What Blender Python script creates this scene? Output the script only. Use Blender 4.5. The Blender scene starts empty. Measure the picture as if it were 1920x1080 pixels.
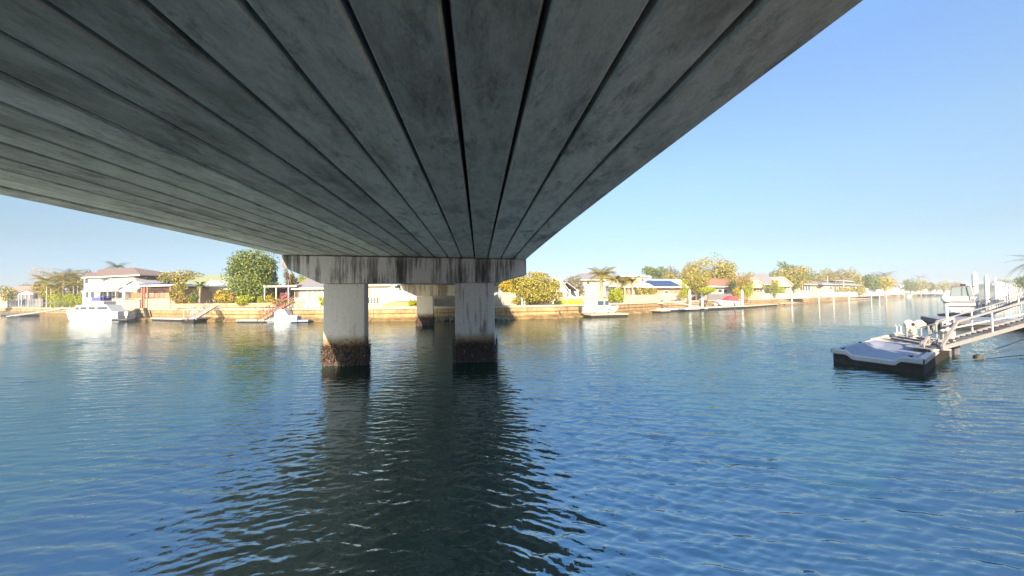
import bpy, math, random
import numpy as np
from mathutils import Matrix, Vector
random.seed(7)
rng = np.random.default_rng(11)
S = bpy.context.scene
C = S.collection
R = math.radians
PI = math.pi

# ---------------------------------------------------------------- camera
CAMH = 2.9
FPX = 700.0
cam_d = bpy.data.cameras.new('camera')
cam_d.sensor_width = 36.0
cam_d.lens = 36.0 * FPX / 1920.0
cam_d.clip_start = 0.05
cam_d.clip_end = 6000
cam = bpy.data.objects.new('camera', cam_d)
C.objects.link(cam)
CM = Matrix.Rotation(R(91.5), 3, 'X') @ Matrix.Rotation(R(-0.7), 3, 'Z')
cam.matrix_world = Matrix.Translation((0, 0, CAMH)) @ CM.to_4x4()
S.camera = cam
# ---------------------------------------------------------------- sky and sun
SUN_EL = 25.0
SUN_DIR = Vector((-0.147, -0.987, 0)).normalized() * math.cos(R(SUN_EL)) + Vector((0, 0, math.sin(R(SUN_EL))))
SKYK = .8 / .15 / 3.25
world = bpy.data.worlds.new('World')
S.world = world
world.use_nodes = True
wn = world.node_tree
wn.nodes.clear()
sky = wn.nodes.new('ShaderNodeTexSky')
sky.sky_type = 'NISHITA'
sky.sun_disc = False
sky.sun_elevation = R(SUN_EL)
sky.sun_rotation = math.atan2(SUN_DIR.x, SUN_DIR.y)
sky.altitude = 0
sky.air_density = 1.0
sky.dust_density = 1.0
sky.ozone_density = 1.5
bg = wn.nodes.new('ShaderNodeBackground')
bg.inputs['Strength'].default_value = 0.14
wo = wn.nodes.new('ShaderNodeOutputWorld')
# the physical sky, evened out towards the horizon by elevation
w_tc = wn.nodes.new('ShaderNodeTexCoord'); w_sep = wn.nodes.new('ShaderNodeSeparateXYZ')
wn.links.new(w_tc.outputs['Generated'], w_sep.inputs[0])
w_ramp = wn.nodes.new('ShaderNodeValToRGB')
_e = w_ramp.color_ramp.elements
_st = [(0.0, (.275, .315, .46)), (.05, (.27, .315, .44)), (.12, (.305, .315, .335)), (.29, (.44, .465, .455)), (.45, (.50, .55, .62)), (.60, (.57, .75, .80)), (1.0, (.68, .90, 1.0))]
while len(_e) < len(_st): _e.new(.5)
for _k, (_p, _c) in enumerate(_st):
    _e[_k].position = _p; _e[_k].color = (*_c, 1)
wn.links.new(w_sep.outputs[2], w_ramp.inputs[0])
w_mul = wn.nodes.new('ShaderNodeMix'); w_mul.data_type = 'RGBA'; w_mul.blend_type = 'MULTIPLY'; w_mul.inputs[0].default_value = 1
wn.links.new(sky.outputs[0], w_mul.inputs[6]); wn.links.new(w_ramp.outputs[0], w_mul.inputs[7])
wn.links.new(w_mul.outputs[2], bg.inputs[0])
wn.links.new(bg.outputs[0], wo.inputs[0])
sl = bpy.data.lights.new('sun', 'SUN')
sl.energy = 4.7
sl.angle = R(0.5)
sl.color = (1.0, 0.80, 0.55)
so = bpy.data.objects.new('sun', sl)
C.objects.link(so)
so.rotation_euler = SUN_DIR.to_track_quat('Z', 'Y').to_euler()
so.location = (0, -30, 60)
S.view_settings.view_transform = 'Standard'
S.view_settings.look = 'None'
S.view_settings.gamma = 1
S.view_settings.use_curve_mapping = False
S.view_settings.exposure = 1.7

# ---------------------------------------------------------------- helpers
def ray(px, py):
    return CM @ Vector(((px - 960) / FPX, (540 - py) / FPX, -1))
def at(px, py, d):
    r = ray(px, py)
    return Vector((0, 0, CAMH)) + r * (d / r.y)
def ground(px, py, z=0.0):
    r = ray(px, py)
    return Vector((0, 0, CAMH)) + r * ((z - CAMH) / r.z)
def base(px, d, z):
    """point on the vertical line seen at column px, at forward distance d, at height z"""
    p = at(px, 556 - (px - 960) * .0122, d)
    return Vector((p.x, p.y, z))

class MB:
    def __init__(s):
        s.v = []; s.f = []
    def box(s, c, d, rz=0.0):
        cx, cy, cz = c; hx, hy, hz = d[0] / 2, d[1] / 2, d[2] / 2
        co, si = math.cos(rz), math.sin(rz)
        n = len(s.v)
        for z in (-hz, hz):
            for x, y in ((-hx, -hy), (hx, -hy), (hx, hy), (-hx, hy)):
                s.v.append((cx + x * co - y * si, cy + x * si + y * co, cz + z))
        for q in ((0, 3, 2, 1), (4, 5, 6, 7), (0, 1, 5, 4), (1, 2, 6, 5), (2, 3, 7, 6), (3, 0, 4, 7)):
            s.f.append(tuple(n + k for k in q))
        return s
    def b(s, x0, x1, y0, y1, z0, z1):
        return s.box(((x0 + x1) / 2, (y0 + y1) / 2, (z0 + z1) / 2), (abs(x1 - x0), abs(y1 - y0), abs(z1 - z0)))
    def beam(s, p0, p1, w, h):
        p0 = Vector(p0); p1 = Vector(p1); d = (p1 - p0).normalized()
        up = Vector((0, 0, 1)) if abs(d.z) < .95 else Vector((0, 1, 0))
        sx = d.cross(up).normalized(); sz = sx.cross(d).normalized()
        n = len(s.v)
        for p in (p0, p1):
            for a, c in ((-1, -1), (1, -1), (1, 1), (-1, 1)):
                s.v.append(tuple(p + sx * (a * w / 2) + sz * (c * h / 2)))
        for q in ((0, 1, 2, 3), (7, 6, 5, 4), (0, 4, 5, 1), (1, 5, 6, 2), (2, 6, 7, 3), (3, 7, 4, 0)):
            s.f.append(tuple(n + k for k in q))
        return s
    def tube(s, pts, rad, n=7, cap=True):
        pts = [Vector(p) for p in pts]
        if not isinstance(rad, (list, tuple)): rad = [rad] * len(pts)
        st = len(s.v)
        for i, p in enumerate(pts):
            d = (pts[min(i + 1, len(pts) - 1)] - pts[max(i - 1, 0)]).normalized()
            up = Vector((0, 0, 1)) if abs(d.z) < .9 else Vector((0, 1, 0))
            a = d.cross(up).normalized(); b_ = d.cross(a).normalized()
            for k in range(n):
                t = 2 * PI * k / n
                s.v.append(tuple(p + (a * math.cos(t) + b_ * math.sin(t)) * rad[i]))
        for i in range(len(pts) - 1):
            for k in range(n):
                q = (k + 1) % n
                s.f.append((st + i * n + k, st + i * n + q, st + (i + 1) * n + q, st + (i + 1) * n + k))
        if cap:
            s.f.append(tuple(st + k for k in range(n))[::-1])
            s.f.append(tuple(st + (len(pts) - 1) * n + k for k in range(n)))
        return s
    def prism(s, poly, y0, y1, axis='y'):
        n = len(s.v); m = len(poly)
        for y in (y0, y1):
            for (a, b_) in poly:
                s.v.append((a, y, b_) if axis == 'y' else ((y, a, b_) if axis == 'x' else (a, b_, y)))
        s.f.append(tuple(n + k for k in range(m)))
        s.f.append(tuple(n + m + k for k in range(m))[::-1])
        for k in range(m):
            q = (k + 1) % m
            s.f.append((n + k, n + m + k, n + m + q, n + q))
        return s
    def quad(s, a, b_, c, d):
        n = len(s.v); s.v += [tuple(a), tuple(b_), tuple(c), tuple(d)]; s.f.append((n, n + 1, n + 2, n + 3)); return s
    def poly(s, pts):
        n = len(s.v); s.v += [tuple(p) for p in pts]; s.f.append(tuple(range(n, n + len(pts)))); return s
    def sphere(s, c, r, n=10, m=6, jit=0.0):
        st = len(s.v)
        if not isinstance(r, (tuple, list)): r = (r, r, r)
        for j in range(m + 1):
            ph = PI * j / m
            for k in range(n):
                t = 2 * PI * k / n; q = 1 + random.uniform(-jit, jit)
                s.v.append((c[0] + r[0] * q * math.sin(ph) * math.cos(t), c[1] + r[1] * q * math.sin(ph) * math.sin(t), c[2] + r[2] * q * math.cos(ph)))
        for j in range(m):
            for k in range(n):
                q = (k + 1) % n
                s.f.append((st + j * n + k, st + (j + 1) * n + k, st + (j + 1) * n + q, st + j * n + q))
        return s
    def mesh(s, name, m=None, smooth=False):
        me = bpy.data.meshes.new(name)
        me.from_pydata(s.v, [], s.f)
        me.validate(); 
        import bmesh
        bm = bmesh.new(); bm.from_mesh(me)
        bmesh.ops.recalc_face_normals(bm, faces=bm.faces[:])
        bm.to_mesh(me); bm.free()
        if smooth:
            me.polygons.foreach_set('use_smooth', [True] * len(me.polygons))
        if m: me.materials.append(m)
        return me
    def build(s, name, m, parent=None, smooth=False, **kw):
        return link(name, s.mesh(name, m, smooth), parent, **kw)

def link(name, me, parent=None, loc=None, rz=None, **props):
    o = bpy.data.objects.new(name, me)
    C.objects.link(o)
    if parent: o.parent = parent
    if loc is not None: o.location = loc
    if rz is not None: o.rotation_euler = (0, 0, rz)
    for k, v in props.items(): o[k] = v
    return o
def thing(name, label, cat, loc=(0, 0, 0), rz=0.0, group=None):
    o = bpy.data.objects.new(name, None); C.objects.link(o)
    o.location = loc; o.rotation_euler = (0, 0, rz); o.empty_display_size = .2
    o['label'] = label; o['category'] = cat
    if group: o['group'] = group
    return o
def tag(o, label, cat, group=None):
    o['label'] = label; o['category'] = cat
    if group: o['group'] = group
    return o

# ---------------------------------------------------------------- materials
MATS = {}
def nodes(name):
    m = bpy.data.materials.new(name); m.use_nodes = True
    nt = m.node_tree; nt.nodes.clear()
    out = nt.nodes.new('ShaderNodeOutputMaterial'); p = nt.nodes.new('ShaderNodeBsdfPrincipled')
    nt.links.new(p.outputs[0], out.inputs[0])
    MATS[name] = m
    return m, nt, p
def N(nt, t, **kw):
    n = nt.nodes.new(t)
    for k, v in kw.items():
        if k in n.inputs: n.inputs[k].default_value = v
        else: setattr(n, k, v)
    return n
def L(nt, a, b): nt.links.new(a, b)
def ramp(nt, fac, stops):
    r = nt.nodes.new('ShaderNodeValToRGB'); e = r.color_ramp.elements
    while len(e) < len(stops): e.new(.5)
    for k, (p, c) in enumerate(stops):
        e[k].position = p; e[k].color = (c[0], c[1], c[2], 1) if isinstance(c, (tuple, list)) else (c, c, c, 1)
    nt.links.new(fac, r.inputs[0]); return r.outputs[0]
def mixc(nt, fac, a, b, mode='MIX'):
    m = nt.nodes.new('ShaderNodeMix'); m.data_type = 'RGBA'; m.blend_type = mode
    for i, v in ((0, fac), (6, a), (7, b)):
        if hasattr(v, 'links') or hasattr(v, 'is_output'): nt.links.new(v, m.inputs[i])
        elif i == 0: m.inputs[0].default_value = v
        else: m.inputs[i].default_value = (v[0], v[1], v[2], 1)
    return m.outputs[2]
def coords(nt, scale=(1, 1, 1), kind='Object'):
    tc = nt.nodes.new('ShaderNodeTexCoord'); mp = nt.nodes.new('ShaderNodeMapping')
    mp.inputs['Scale'].default_value = scale
    nt.links.new(tc.outputs[kind], mp.inputs[0]); return mp.outputs[0]
def noise(nt, vec, scale, detail=4, rough=.6, dist=0.0):
    n = nt.nodes.new('ShaderNodeTexNoise'); n.inputs['Scale'].default_value = scale
    n.inputs['Detail'].default_value = detail; n.inputs['Roughness'].default_value = rough
    n.inputs['Distortion'].default_value = dist
    nt.links.new(vec, n.inputs['Vector']); return n.outputs['Fac']
def bump(nt, p, h, strength=.5, dist=.02):
    b = nt.nodes.new('ShaderNodeBump'); b.inputs['Strength'].default_value = strength; b.inputs['Distance'].default_value = dist
    nt.links.new(h, b.inputs['Height']); nt.links.new(b.outputs[0], p.inputs['Normal'])
def mat(name, col, rough=.8, var=.2, scale=3.0, bmp=0.0, metallic=0.0, col2=None, st=(1, 1, 1), spec=.3):
    if name in MATS: return MATS[name]
    m, nt, p = nodes(name)
    v = coords(nt, st)
    f = noise(nt, v, scale, 5)
    a = tuple(max(0, c * (1 - var)) for c in col); b_ = col2 or tuple(min(1, c * (1 + var)) for c in col)
    L(nt, ramp(nt, f, [(.3, a), (.7, b_)]), p.inputs['Base Color'])
    p.inputs['Roughness'].default_value = rough; p.inputs['Metallic'].default_value = metallic
    p.inputs['Specular IOR Level'].default_value = spec
    if bmp: bump(nt, p, noise(nt, v, scale * 4, 4), bmp, .02)
    return m
def leafmat(name, a, b_, c=None):
    m, nt, p = nodes(name)
    g = nt.nodes.new('ShaderNodeNewGeometry')
    st = [(0, a), (.6, b_)] + ([(1, c)] if c else [])
    L(nt, ramp(nt, g.outputs['Random Per Island'], st), p.inputs['Base Color'])
    p.inputs['Roughness'].default_value = .6; p.inputs['Specular IOR Level'].default_value = .25
    return m
def glassmat(name, col=(.05, .07, .08)):
    m, nt, p = nodes(name)
    p.inputs['Base Color'].default_value = (*col, 1); p.inputs['Roughness'].default_value = .06
    p.inputs['Specular IOR Level'].default_value = .7
    return m

# concrete of the planks: dull grey, blotchy, slightly different plank by plank
def m_plank():
    m, nt, p = nodes('plank_concrete')
    v = coords(nt, (1.6, .55, 1.6))
    oi = nt.nodes.new('ShaderNodeObjectInfo')
    add = nt.nodes.new('ShaderNodeVectorMath'); add.operation = 'ADD'
    mul = nt.nodes.new('ShaderNodeVectorMath'); mul.operation = 'SCALE'; mul.inputs['Scale'].default_value = 37.0
    cmb = nt.nodes.new('ShaderNodeCombineXYZ')
    for k in range(3): L(nt, oi.outputs['Random'], cmb.inputs[k])
    L(nt, cmb.outputs[0], mul.inputs[0]); L(nt, v, add.inputs[0]); L(nt, mul.outputs[0], add.inputs[1])
    vv = add.outputs[0]
    f1 = noise(nt, vv, .75, 7, .66, .25)
    f4 = noise(nt, vv, 2.2, 6, .75, .3)
    f2 = noise(nt, vv, 5.0, 6, .7)
    f3 = noise(nt, vv, 40.0, 3, .6)
    c = ramp(nt, f1, [(.28, (.22, .205, .165)), (.42, (.40, .38, .315)), (.52, (.54, .515, .43)), (.62, (.44, .415, .34)), (.75, (.36, .295, .22))])
    c = mixc(nt, .75, c, ramp(nt, f2, [(.25, .52), (.5, .95), (.75, 1.12)]), 'MULTIPLY')
    c = mixc(nt, .8, c, ramp(nt, f4, [(.36, .50), (.46, 1.0), (.6, 1.0), (.72, 1.22)]), 'MULTIPLY')
    c = mixc(nt, .35, c, ramp(nt, f3, [(.3, .7), (.7, 1.1)]), 'MULTIPLY')
    c = mixc(nt, 1.0, c, ramp(nt, oi.outputs['Random'], [(0, .80), (1, 1.18)]), 'MULTIPLY')
    L(nt, c, p.inputs['Base Color']); p.inputs['Roughness'].default_value = .82; p.inputs['Specular IOR Level'].default_value = .2
    bump(nt, p, f2, .35, .015)
    return m
m_plank()
# pier headstock: pale concrete with black mould running down from the top; far cap coloured as if warmly lit
def m_cap(name, dark=1.0, warm_light=False):
    m, nt, p = nodes(name)
    v = coords(nt, (1.0, 1.0, .07)); v2 = coords(nt)
    s1 = noise(nt, v, 2.3, 5, .7, .15); s2 = noise(nt, v, 7.5, 4, .7)
    big = noise(nt, v2, .5, 3); fine = noise(nt, v2, 14, 5, .7)
    basec = ramp(nt, fine, [(.3, (.36, .33, .32) if not warm_light else (.46, .37, .27)), (.7, (.50, .46, .45) if not warm_light else (.55, .45, .34))])
    sm = nt.nodes.new('ShaderNodeMath'); sm.operation = 'ADD'
    k1 = nt.nodes.new('ShaderNodeMath'); k1.operation = 'MULTIPLY'; k1.inputs[1].default_value = .55
    L(nt, s2, k1.inputs[0]); L(nt, s1, sm.inputs[0]); L(nt, k1.outputs[0], sm.inputs[1])
    sub = nt.nodes.new('ShaderNodeMath'); sub.operation = 'ADD'
    k2 = nt.nodes.new('ShaderNodeMath'); k2.operation = 'MULTIPLY'; k2.inputs[1].default_value = -.45
    L(nt, big, k2.inputs[0]); L(nt, sm.outputs[0], sub.inputs[0]); L(nt, k2.outputs[0], sub.inputs[1])
    f = ramp(nt, sub.outputs[0], [(.50, 0.0), (.60, .6), (.72, .95)])
    c = mixc(nt, f, basec, (.04, .037, .033) if dark >= 1 else (.22, .15, .09))
    L(nt, c, p.inputs['Base Color']); p.inputs['Roughness'].default_value = .9; p.inputs['Specular IOR Level'].default_value = .15
    bump(nt, p, fine, .4, .012)
    return m
m_cap('cap_concrete'); m_cap('far_cap_lit_concrete', .4, True)
# columns: pale concrete, a few streaks, brown tidal band above the oysters (by height); far ones have warm sunlight put into their colour
def m_col(name, warm_light=False, streak=.5):
    m, nt, p = nodes(name)
    v = coords(nt, (1, 1, .12)); v2 = coords(nt)
    s1 = noise(nt, v, 3.2, 4, .6, .2); fine = noise(nt, v2, 12, 5, .7); mid = noise(nt, v2, 1.6, 4)
    c = ramp(nt, fine, [(.3, (.43, .385, .36) if not warm_light else (.56, .45, .33)), (.7, (.53, .485, .455) if not warm_light else (.64, .52, .39))])
    c = mixc(nt, ramp(nt, s1, [(.53 if streak > .6 else .57, 0.0), (.64 if streak > .6 else .72, streak)]), c, (.14, .12, .11))
    g = nt.nodes.new('ShaderNodeNewGeometry'); sp = nt.nodes.new('ShaderNodeSeparateXYZ'); L(nt, g.outputs['Position'], sp.inputs[0])
    z = nt.nodes.new('ShaderNodeMath'); z.operation = 'MULTIPLY_ADD'; z.inputs[1].default_value = 1.0
    w = nt.nodes.new('ShaderNodeMath'); w.operation = 'MULTIPLY'; w.inputs[1].default_value = .3
    L(nt, mid, w.inputs[0]); L(nt, sp.outputs[2], z.inputs[0]); L(nt, w.outputs[0], z.inputs[2])
    mr = nt.nodes.new('ShaderNodeMapRange'); mr.inputs['From Min'].default_value = .9; mr.inputs['From Max'].default_value = 1.55
    L(nt, z.outputs[0], mr.inputs[0])
    c2 = ramp(nt, mr.outputs[0], [(0, (.09, .05, .03)), (.35, (.19, .12, .065)), (.7, (.28, .22, .15)), (1, (.40, .37, .36))])
    fm = ramp(nt, mr.outputs[0], [(0, 1.0), (.6, .9), (.85, .5), (1, 0.0)])
    c = mixc(nt, fm, c, c2)
    L(nt, c, p.inputs['Base Color']); p.inputs['Roughness'].default_value = .85; p.inputs['Specular IOR Level'].default_value = .2
    bump(nt, p, fine, .3, .01)
m_col('column_concrete'); m_col('stained_column_concrete', False, .85); m_col('far_column_lit_concrete', True, .3)
def m_oyster():
    m, nt, p = nodes('oyster')
    g = nt.nodes.new('ShaderNodeNewGeometry')
    L(nt, ramp(nt, g.outputs['Random Per Island'], [(0, (.02, .014, .012)), (.6, (.055, .033, .026)), (.9, (.10, .065, .05)), (1, (.42, .36, .3))]), p.inputs['Base Color'])
    p.inputs['Roughness'].default_value = .6
m_oyster()
def m_water():
    m, nt, p = nodes('water')
    p.inputs['Base Color'].default_value = (.004, .024, .009, 1)
    p.inputs['Roughness'].default_value = .035; p.inputs['IOR'].default_value = 4.9
    p.inputs['Specular Tint'].default_value = (.70, .88, .99, 1)
    p.inputs['Specular IOR Level'].default_value = .5
    v = coords(nt, (.55, 1.0, 1.0))
    a = noise(nt, v, 2.6, 3, .55, .5)
    b_ = noise(nt, v, 9.0, 3, .6, .4)
    c = noise(nt, v, .35, 2, .5)
    s = nt.nodes.new('ShaderNodeMath'); s.operation = 'MULTIPLY_ADD'; s.inputs[1].default_value = .28
    L(nt, b_, s.inputs[0]); L(nt, a, s.inputs[2])
    mu = nt.nodes.new('ShaderNodeMath'); mu.operation = 'MULTIPLY'
    L(nt, s.outputs[0], mu.inputs[0]); L(nt, ramp(nt, c, [(.3, .45), (.65, 1.0)]), mu.inputs[1])
    bump(nt, p, mu.outputs[0], 1.0, WBUMP)
WBUMP = .03
m_water()
def m_seawall():
    m, nt, p = nodes('seawall')
    v = coords(nt); vs = coords(nt, (1, 1, .15)); n1 = noise(nt, v, .8, 6, .7); n2 = noise(nt, vs, 2.4, 5, .7); n3 = noise(nt, v, 7, 4)
    oi = nt.nodes.new('ShaderNodeObjectInfo')
    c = ramp(nt, n1, [(.3, (.23, .155, .08)), (.55, (.34, .24, .13)), (.75, (.40, .30, .18))])
    c = mixc(nt, .6, c, ramp(nt, n2, [(.38, .45), (.5, 1.0)]), 'MULTIPLY')
    c = mixc(nt, 1, c, ramp(nt, oi.outputs['Random'], [(0, .82), (1, 1.12)]), 'MULTIPLY')
    g = nt.nodes.new('ShaderNodeNewGeometry'); sp = nt.nodes.new('ShaderNodeSeparateXYZ'); L(nt, g.outputs['Position'], sp.inputs[0])
    a = nt.nodes.new('ShaderNodeMath'); a.operation = 'MULTIPLY_ADD'; a.inputs[1].default_value = .6; L(nt, n3, a.inputs[0]); L(nt, sp.outputs[2], a.inputs[2])
    c = mixc(nt, ramp(nt, a.outputs[0], [(.62, .8), (.92, 0.0)]), c, (.10, .075, .035))
    L(nt, c, p.inputs['Base Color']); p.inputs['Roughness'].default_value = .9; p.inputs['Specular IOR Level'].default_value = .2
    bump(nt, p, n3, .5, .03)
m_seawall()
mat('seawall_toe', (.17, .11, .045), .95, .35, 1.3, .8, col2=(.24, .165, .075))
mat('coping', (.42, .34, .25), .85, .12, 2.0)
mat('lawn', (.12, .15, .04), .95, .4, .4, .3, col2=(.26, .22, .12))
mat('near_ground', (.42, .36, .28), .95, .4, .5, .3)
mat('white', (.58, .57, .55), .5, .05); mat('cream', (.50, .45, .31), .75, .07); mat('pale_wall', (.44, .40, .35), .8, .08)
mat('gelcoat', (.46, .46, .46), .2, .02, spec=.5); mat('dark_trim', (.03, .03, .035), .4, .2)
mat('brown_roof', (.17, .12, .105), .85, .18, 4); mat('grey_roof', (.20, .19, .20), .7, .12, 3); mat('pale_roof', (.29, .27, .26), .6, .08, 2)
mat('pink_roof', (.26, .18, .16), .85, .15, 4); mat('green_roof', (.21, .24, .14), .7, .12, 3); mat('tile_roof', (.27, .14, .09), .85, .2, 5)
mat('brick', (.42, .22, .13), .9, .2, 9, .3); mat('pink_brick', (.52, .33, .23), .9, .15, 6, .2); mat('timber', (.26, .13, .07), .8, .3, 5); mat('red_timber', (.36, .17, .12), .8, .25, 5)
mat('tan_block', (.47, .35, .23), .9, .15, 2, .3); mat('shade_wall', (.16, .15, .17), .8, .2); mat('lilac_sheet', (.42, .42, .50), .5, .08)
mat('solar', (.02, .04, .13), .15, .3, 5, spec=.8); mat('steel', (.35, .34, .34), .4, .12, 6, 0, .6); mat('alu', (.30, .29, .29), .5, .1, 8, 0, .25)
mat('black_hull', (.010, .009, .009), .7, .5, 7, .5, col2=(.040, .032, .028)); mat('tray_grey', (.19, .21, .28), .55, .08, 2); mat('tray_rim', (.42, .40, .38), .5, .08, 3)
mat('beige_plastic', (.50, .45, .38), .55, .12, 4); mat('dock_grey', (.10, .10, .125), .8, .2); mat('dock_white', (.42, .39, .34), .7, .1); mat('pile_white', (.66, .65, .62), .45, .05, 2)
mat('bark', (.17, .12, .08), .95, .3, 6, .6); mat('pale_bark', (.36, .29, .22), .95, .2, 6, .4); mat('blue_canvas', (.06, .08, .30), .7, .15); mat('red_canvas', (.42, .06, .07), .7, .15)
mat('fence_stone', (.40, .33, .27), .9, .25, 7, .5); mat('rope', (.10, .10, .09), .9, .2); mat('rock', (.20, .17, .13), .95, .35, 3, .8)
mat('mound', (.42, .24, .13), .95, .2, 1.5, .4); mat('flower_pink', (.42, .17, .19), .7, .2); mat('wet', (.05, .045, .04), .5, .4, 3)
mat('asphalt', (.05, .05, .05), .9, .1); mat('slab_concrete', (.16, .16, .15), .9, .2, 2); mat('abut', (.30, .28, .27), .9, .25, 1.5, .3)
mat('lamp_glass', (.85, .84, .80), .3, .02, spec=.5)
glassmat('glass'); glassmat('pale_glass', (.20, .24, .24)); glassmat('curtain_glass', (.33, .28, .24))
leafmat('leaf_green', (.035, .065, .014), (.12, .165, .028), (.24, .25, .055))
leafmat('leaf_dark', (.03, .055, .02), (.06, .09, .03), (.11, .13, .04))
leafmat('leaf_gold', (.09, .10, .018), (.27, .235, .045), (.42, .34, .085))
leafmat('leaf_lime', (.12, .17, .01), (.27, .31, .02), (.38, .38, .03))
leafmat('leaf_yellow', (.17, .14, .012), (.36, .28, .03), (.46, .36, .05))
leafmat('leaf_grey', (.09, .10, .07), (.20, .19, .14), (.30, .27, .2))
leafmat('leaf_rust', (.12, .08, .025), (.30, .19, .06), (.30, .27, .06))
leafmat('leaf_bare', (.22, .16, .12), (.38, .28, .21), (.45, .36, .28))
leafmat('frond', (.10, .10, .02), (.25, .21, .04), (.38, .30, .08)); leafmat('frond_green', (.06, .09, .02), (.15, .17, .04), (.24, .24, .06)); leafmat('frond_grey', (.07, .09, .06), (.14, .15, .1))

# ================================================================ WATER
def build_water():
    # ring grid round the near water, real waves; rings widen outwards (coarse far off, where the bump takes over)
    r = [2.2]
    while r[-1] < 46: r.append(r[-1] * 1.0048)
    while r[-1] < 4500: r.append(r[-1] * 1.12)
    r = np.array(r)
    th = np.concatenate([np.linspace(R(20), R(160), 1150), np.linspace(R(160), R(380), 60)[1:-1]])
    nt_, nr = len(th), len(r)
    T, RR = np.meshgrid(th, r)
    X = RR * np.cos(T); Y = RR * np.sin(T); Z = np.zeros_like(X)
    sp = np.maximum(RR * .0022, RR * .0048 * .55)
    sp[RR > 46] = RR[RR > 46] * .1
    g = np.random.default_rng(5)
    nc = 80
    # slow patches: stronger and calmer water
    pat = .82 + .34 * np.sin(X * .21 + 1.3 * np.sin(Y * .13)) * np.sin(Y * .17 + .8) + .15 * np.sin(X * .09 - Y * .11 + 2)
    wx = .35 * np.sin(Y * .31 + 1.1) + .25 * np.sin(X * .43 + Y * .2); wy = .35 * np.sin(X * .27 + .4) + .2 * np.sin(Y * .5 - X * .15)
    for i in range(nc):
        lam = .075 * (.68 / .075) ** ((i + g.random()) / nc)
        pick = i % 5
        a0 = R((101, 74, 97, 124, 70)[pick])
        d = a0 + g.normal() * R(11)
        slope = .060 * (1.2 if .11 < lam < .34 else .6)
        side = np.clip(.5 + X * (.05, -.05, .03, -.02, -.05)[pick] * -1, .25, 1.15)
        k = 2 * PI / lam
        att = np.clip((lam / (sp * 3.2)) - .6, 0, 1)
        ph = k * ((X + wx) * math.cos(d) + (Y + wy) * math.sin(d)) + g.random() * 6.28
        # modulated trains so crests break off
        kx, ky = g.normal() * .9 / max(lam, .4), g.normal() * .9 / max(lam, .4)
        env = .55 + .45 * np.sin(X * kx + Y * ky + g.random() * 6.28)
        w = np.sin(ph)
        w = w + .30 * np.sin(2 * ph + PI / 2)
        Z += slope / k * w * att * env * side
    Z *= pat
    Z -= Z[0].mean()
    n0 = nr * nt_
    co = np.empty((n0 + 1, 3)); co[:n0, 0] = X.ravel(); co[:n0, 1] = Y.ravel(); co[:n0, 2] = Z.ravel(); co[n0] = (0, 0, 0)
    I = np.arange(n0).reshape(nr, nt_)
    a = I[:-1, :]; b_ = I[1:, :]
    a2 = np.roll(a, -1, 1); b2 = np.roll(b_, -1, 1)
    quads = np.stack([a, b_, b2, a2], -1).reshape(-1, 4)
    tri = np.stack([np.full(nt_, n0), I[0], np.roll(I[0], -1)], -1)
    me = bpy.data.meshes.new('water')
    me.vertices.add(len(co)); me.vertices.foreach_set('co', co.ravel())
    nl = quads.size + tri.size
    me.loops.add(nl); me.loops.foreach_set('vertex_index', np.concatenate([quads.ravel(), tri.ravel()]).astype(np.int32))
    npoly = len(quads) + len(tri); me.polygons.add(npoly)
    ls = np.concatenate([np.arange(len(quads)) * 4, quads.size + np.arange(len(tri)) * 3]).astype(np.int32)
    me.polygons.foreach_set('loop_start', ls)
    me.polygons.foreach_set('use_smooth', np.ones(npoly, dtype=bool))
    me.update(calc_edges=True)
    me.materials.append(MATS['water'])
    link('water', me, kind='structure')
build_water()

# ================================================================ LAND
ZB = 1.85      # top of the far bank
fb_px = [(-900, 583), (-300, 583), (0, 585.5), (64, 587), (74, 590.5), (160, 593), (300, 600), (480, 603), (700, 602), (940, 599), (1040, 596.5), (1160, 589), (1240, 583.5), (1340, 577.5), (1480, 570.5), (1600, 562.5), (1700, 556.5), (1775, 552.3)]
FB = [ground(x, y) for x, y in fb_px]
FB = [Vector((p.x, p.y, 0)) for p in FB]
FB.append(FB[-1] + (FB[-1] - FB[-2]).normalized() * 250)
FB.append(FB[-1] + Vector((260, -40, 0)))
NBD = Vector((.815, .578, 0)).normalized(); NB0 = Vector((27, 17, 0))
def nbp(t, off=0): return NB0 + NBD * t + Vector((NBD.y, -NBD.x, 0)) * off
def land(name, outline, z, m, drop=3.5):
    mb = MB(); n = len(outline)
    mb.v = [(p.x, p.y, z) for p in outline] + [(p.x, p.y, z - drop) for p in outline]
    mb.f = [tuple(range(n))] + [(k, k + n, (k + 1) % n + n, (k + 1) % n) for k in range(n)]
    return mb.build(name, m, kind='structure')
out = [p.copy() for p in FB]
for p in out: p.y += .25
far = out + [Vector((2600, out[-1].y, 0)), Vector((2600, 3000, 0)), Vector((-2600, 3000, 0)), Vector((-2600, out[0].y, 0))]
land('far_bank_ground', far, ZB - .12, MATS['lawn'])
near = [nbp(t, .25) for t in (620, 300, 150, 60, 0, -25, -40, -120, -500)]
near += [Vector((-600, -900, 0)), Vector((2600, -900, 0)), Vector((2600, nbp(620).y, 0))]
land('near_bank_ground', near, 1.9, MATS['near_ground'])

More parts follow.
